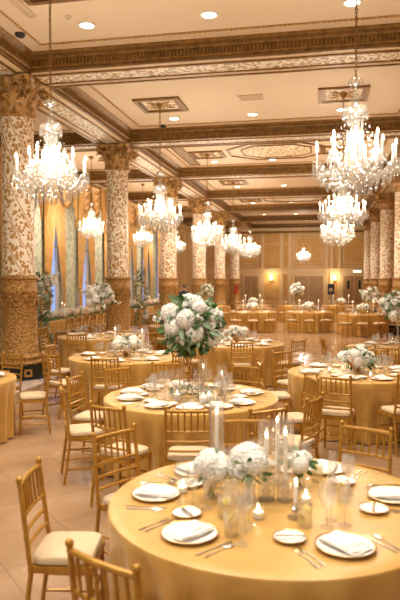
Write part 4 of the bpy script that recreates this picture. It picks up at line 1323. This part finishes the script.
t = thing('loudspeaker', 'black loudspeaker standing by the far wall below the sconce', 'speaker', (x, y, 0))
mb = MB(); mb.box((0, 0, 1.35), (.44, .36, .72)); put('cabinet', mb.mesh('cabinet', 'plastic', False), t)
mb = MB(); mb.lathe([(.02, .02), (.02, 1.0)], 8)
for k in range(3):
    a = 2 * PI * k / 3; mb.tube([(0, 0, .45), (.4 * math.cos(a), .4 * math.sin(a), .012)], .015, 6)
put('tripod', mb.mesh('tripod', 'plastic'), t)
mb = MB(); mb.lathe([(.14, 0), (.13, .01), (.0, .04)], 16, (0, -.181, 1.28), rot=Matrix.Rotation(PI / 2, 3, 'X')); put('woofer', mb.mesh('woofer', 'grille'), t)
t = thing('fire_extinguisher', 'red fire extinguisher hung on the last distant column pedestal', 'fire extinguisher', (XL - .02 + .2, BEAMS[6] - .47, 1.05))
mb = MB(); mb.lathe([(0, 0), (.09, 0), (.1, .03), (.1, .5), (.06, .58), (.03, .6)], 14); put('tank', mb.mesh('tank', 'red'), t)
mb = MB(); mb.box((0, 0, .64), (.04, .14, .05)); mb.tube([(0, 0, .62), (.1, -.03, .55), (.11, -.03, .25)], .014, 6); put('nozzle', mb.mesh('nozzle', 'plastic'), t)

# ------------------------------------------------------------------ light
def lamp(name, kind, loc, energy, col=(1, .89, .74), size=.2, rot=None, **kw):
    l = bpy.data.lights.new(name, kind); l.energy = energy; l.color = col
    if kind in ('POINT', 'SPOT'): l.shadow_soft_size = size
    for k, v in kw.items(): setattr(l, k, v)
    o = bpy.data.objects.new(name, l); COL.objects.link(o); o.location = loc
    if rot: o.rotation_euler = rot
    return o
for x, y, z, w in LIGHTS:
    for k in range(5):                          # the candle bulbs' light, gathered into five lamps round the ring
        a = 2 * PI * k / 5 + .4
        lamp('chandelier_glow', 'POINT', (x + .22 * math.cos(a), y + .22 * math.sin(a), z), (23 if y < 16 else 34) * w, size=.06)
for x, y, i in DLP:
    lamp('ceiling_spot', 'SPOT', (x, y, ZC - .03), (330 if i < 2 else 700), (1, .90, .76), .10, spot_size=R(110), spot_blend=.7)
for x in (CXL, -1.7, CXR):  # unseen spots without fixtures, added along the downlight grid to light the front tables
    for yy in (.9, 3.9, 7.0): lamp('ceiling_spot', 'SPOT', (x, yy, ZC - .03), (330 if yy < 6 else 330), (1, .92, .80), .10, spot_size=R(120), spot_blend=.7)
for x, _ in SCX: lamp('sconce_glow', 'POINT', (x, YF - .45, 2.2), 18, (1, .75, .45), .08)

wd = bpy.data.worlds.new('world'); sc.world = wd; wd.use_nodes = True
bg = wd.node_tree.nodes['Background']; bg.inputs[0].default_value = (1, .93, .84, 1); bg.inputs[1].default_value = .38

cam = bpy.data.cameras.new('camera'); co = bpy.data.objects.new('camera', cam); COL.objects.link(co)
co.location = (0, 0, H); co.rotation_euler = (PI / 2 - math.atan(20 / F), 0, YAW)
cam.sensor_fit = 'VERTICAL'; cam.sensor_height = 36; cam.sensor_width = 24; cam.lens = F / 600 * 36
cam.clip_start = .05; cam.clip_end = 200
cam.dof.use_dof = True; cam.dof.focus_distance = 9.0; cam.dof.aperture_fstop = 2.4
sc.camera = co
sc.view_settings.view_transform = 'Standard'; sc.view_settings.look = 'None'
sc.view_settings.gamma = 1; sc.view_settings.use_curve_mapping = False
sc.view_settings.exposure = 0.3
sc.cycles.max_bounces = 8; sc.cycles.diffuse_bounces = 4; sc.cycles.transparent_max_bounces = 24
sc.cycles.sample_clamp_indirect = 6; sc.cycles.use_denoising = True
sc.cycles.caustics_reflective = False; sc.cycles.caustics_refractive = False

# settle the table: small things slide apart until none touch
RAD = {'water_goblet': .046, 'wine_glass': .039, 'champagne_flute': .036, 'tumbler': .043, 'votive_candle': .048, 'taper_candle': .049, 'flower_vase': .13, 'low_flower_bowl': .27, 'dinner_plate': .142, 'bread_plate': .082}
items = [(o, RAD[o.name.split('.')[0]], o.name.split('.')[0]) for o in ALL if o.name.split('.')[0] in RAD]
FREE = {'water_goblet', 'wine_glass', 'champagne_flute', 'tumbler', 'votive_candle'}
for _ in range(40):
    moved = False
    for o, r, k in items:
        if k not in FREE: continue
        for p, q, k2 in items:
            if p is o: continue
            dx, dy = o.location.x - p.location.x, o.location.y - p.location.y
            m = r + q + .003; d2 = dx * dx + dy * dy
            if d2 < m * m:
                d = math.sqrt(d2) or .001; t = (m - d) * (.5 if k2 in FREE else 1.0) + .0005
                o.location.x += dx / d * t; o.location.y += dy / d * t; moved = True
    if not moved: break
seen = {}
for o in ALL:
    seen.setdefault(o['label'], []).append(o)
for l, v in seen.items():
    if len(v) > 1 and len({o.get('group') for o in v}) > 1: print('DUP', l, len(v))
    n = len(l.replace('-', ' ').split())
    if n > 16: print('LONG', n, l)
dup = [(len(v), l) for l, v in seen.items() if len(v) > 1]
print('SHARED', dup[:20]); print('OBJECTS', len(bpy.data.objects), len(ALL))
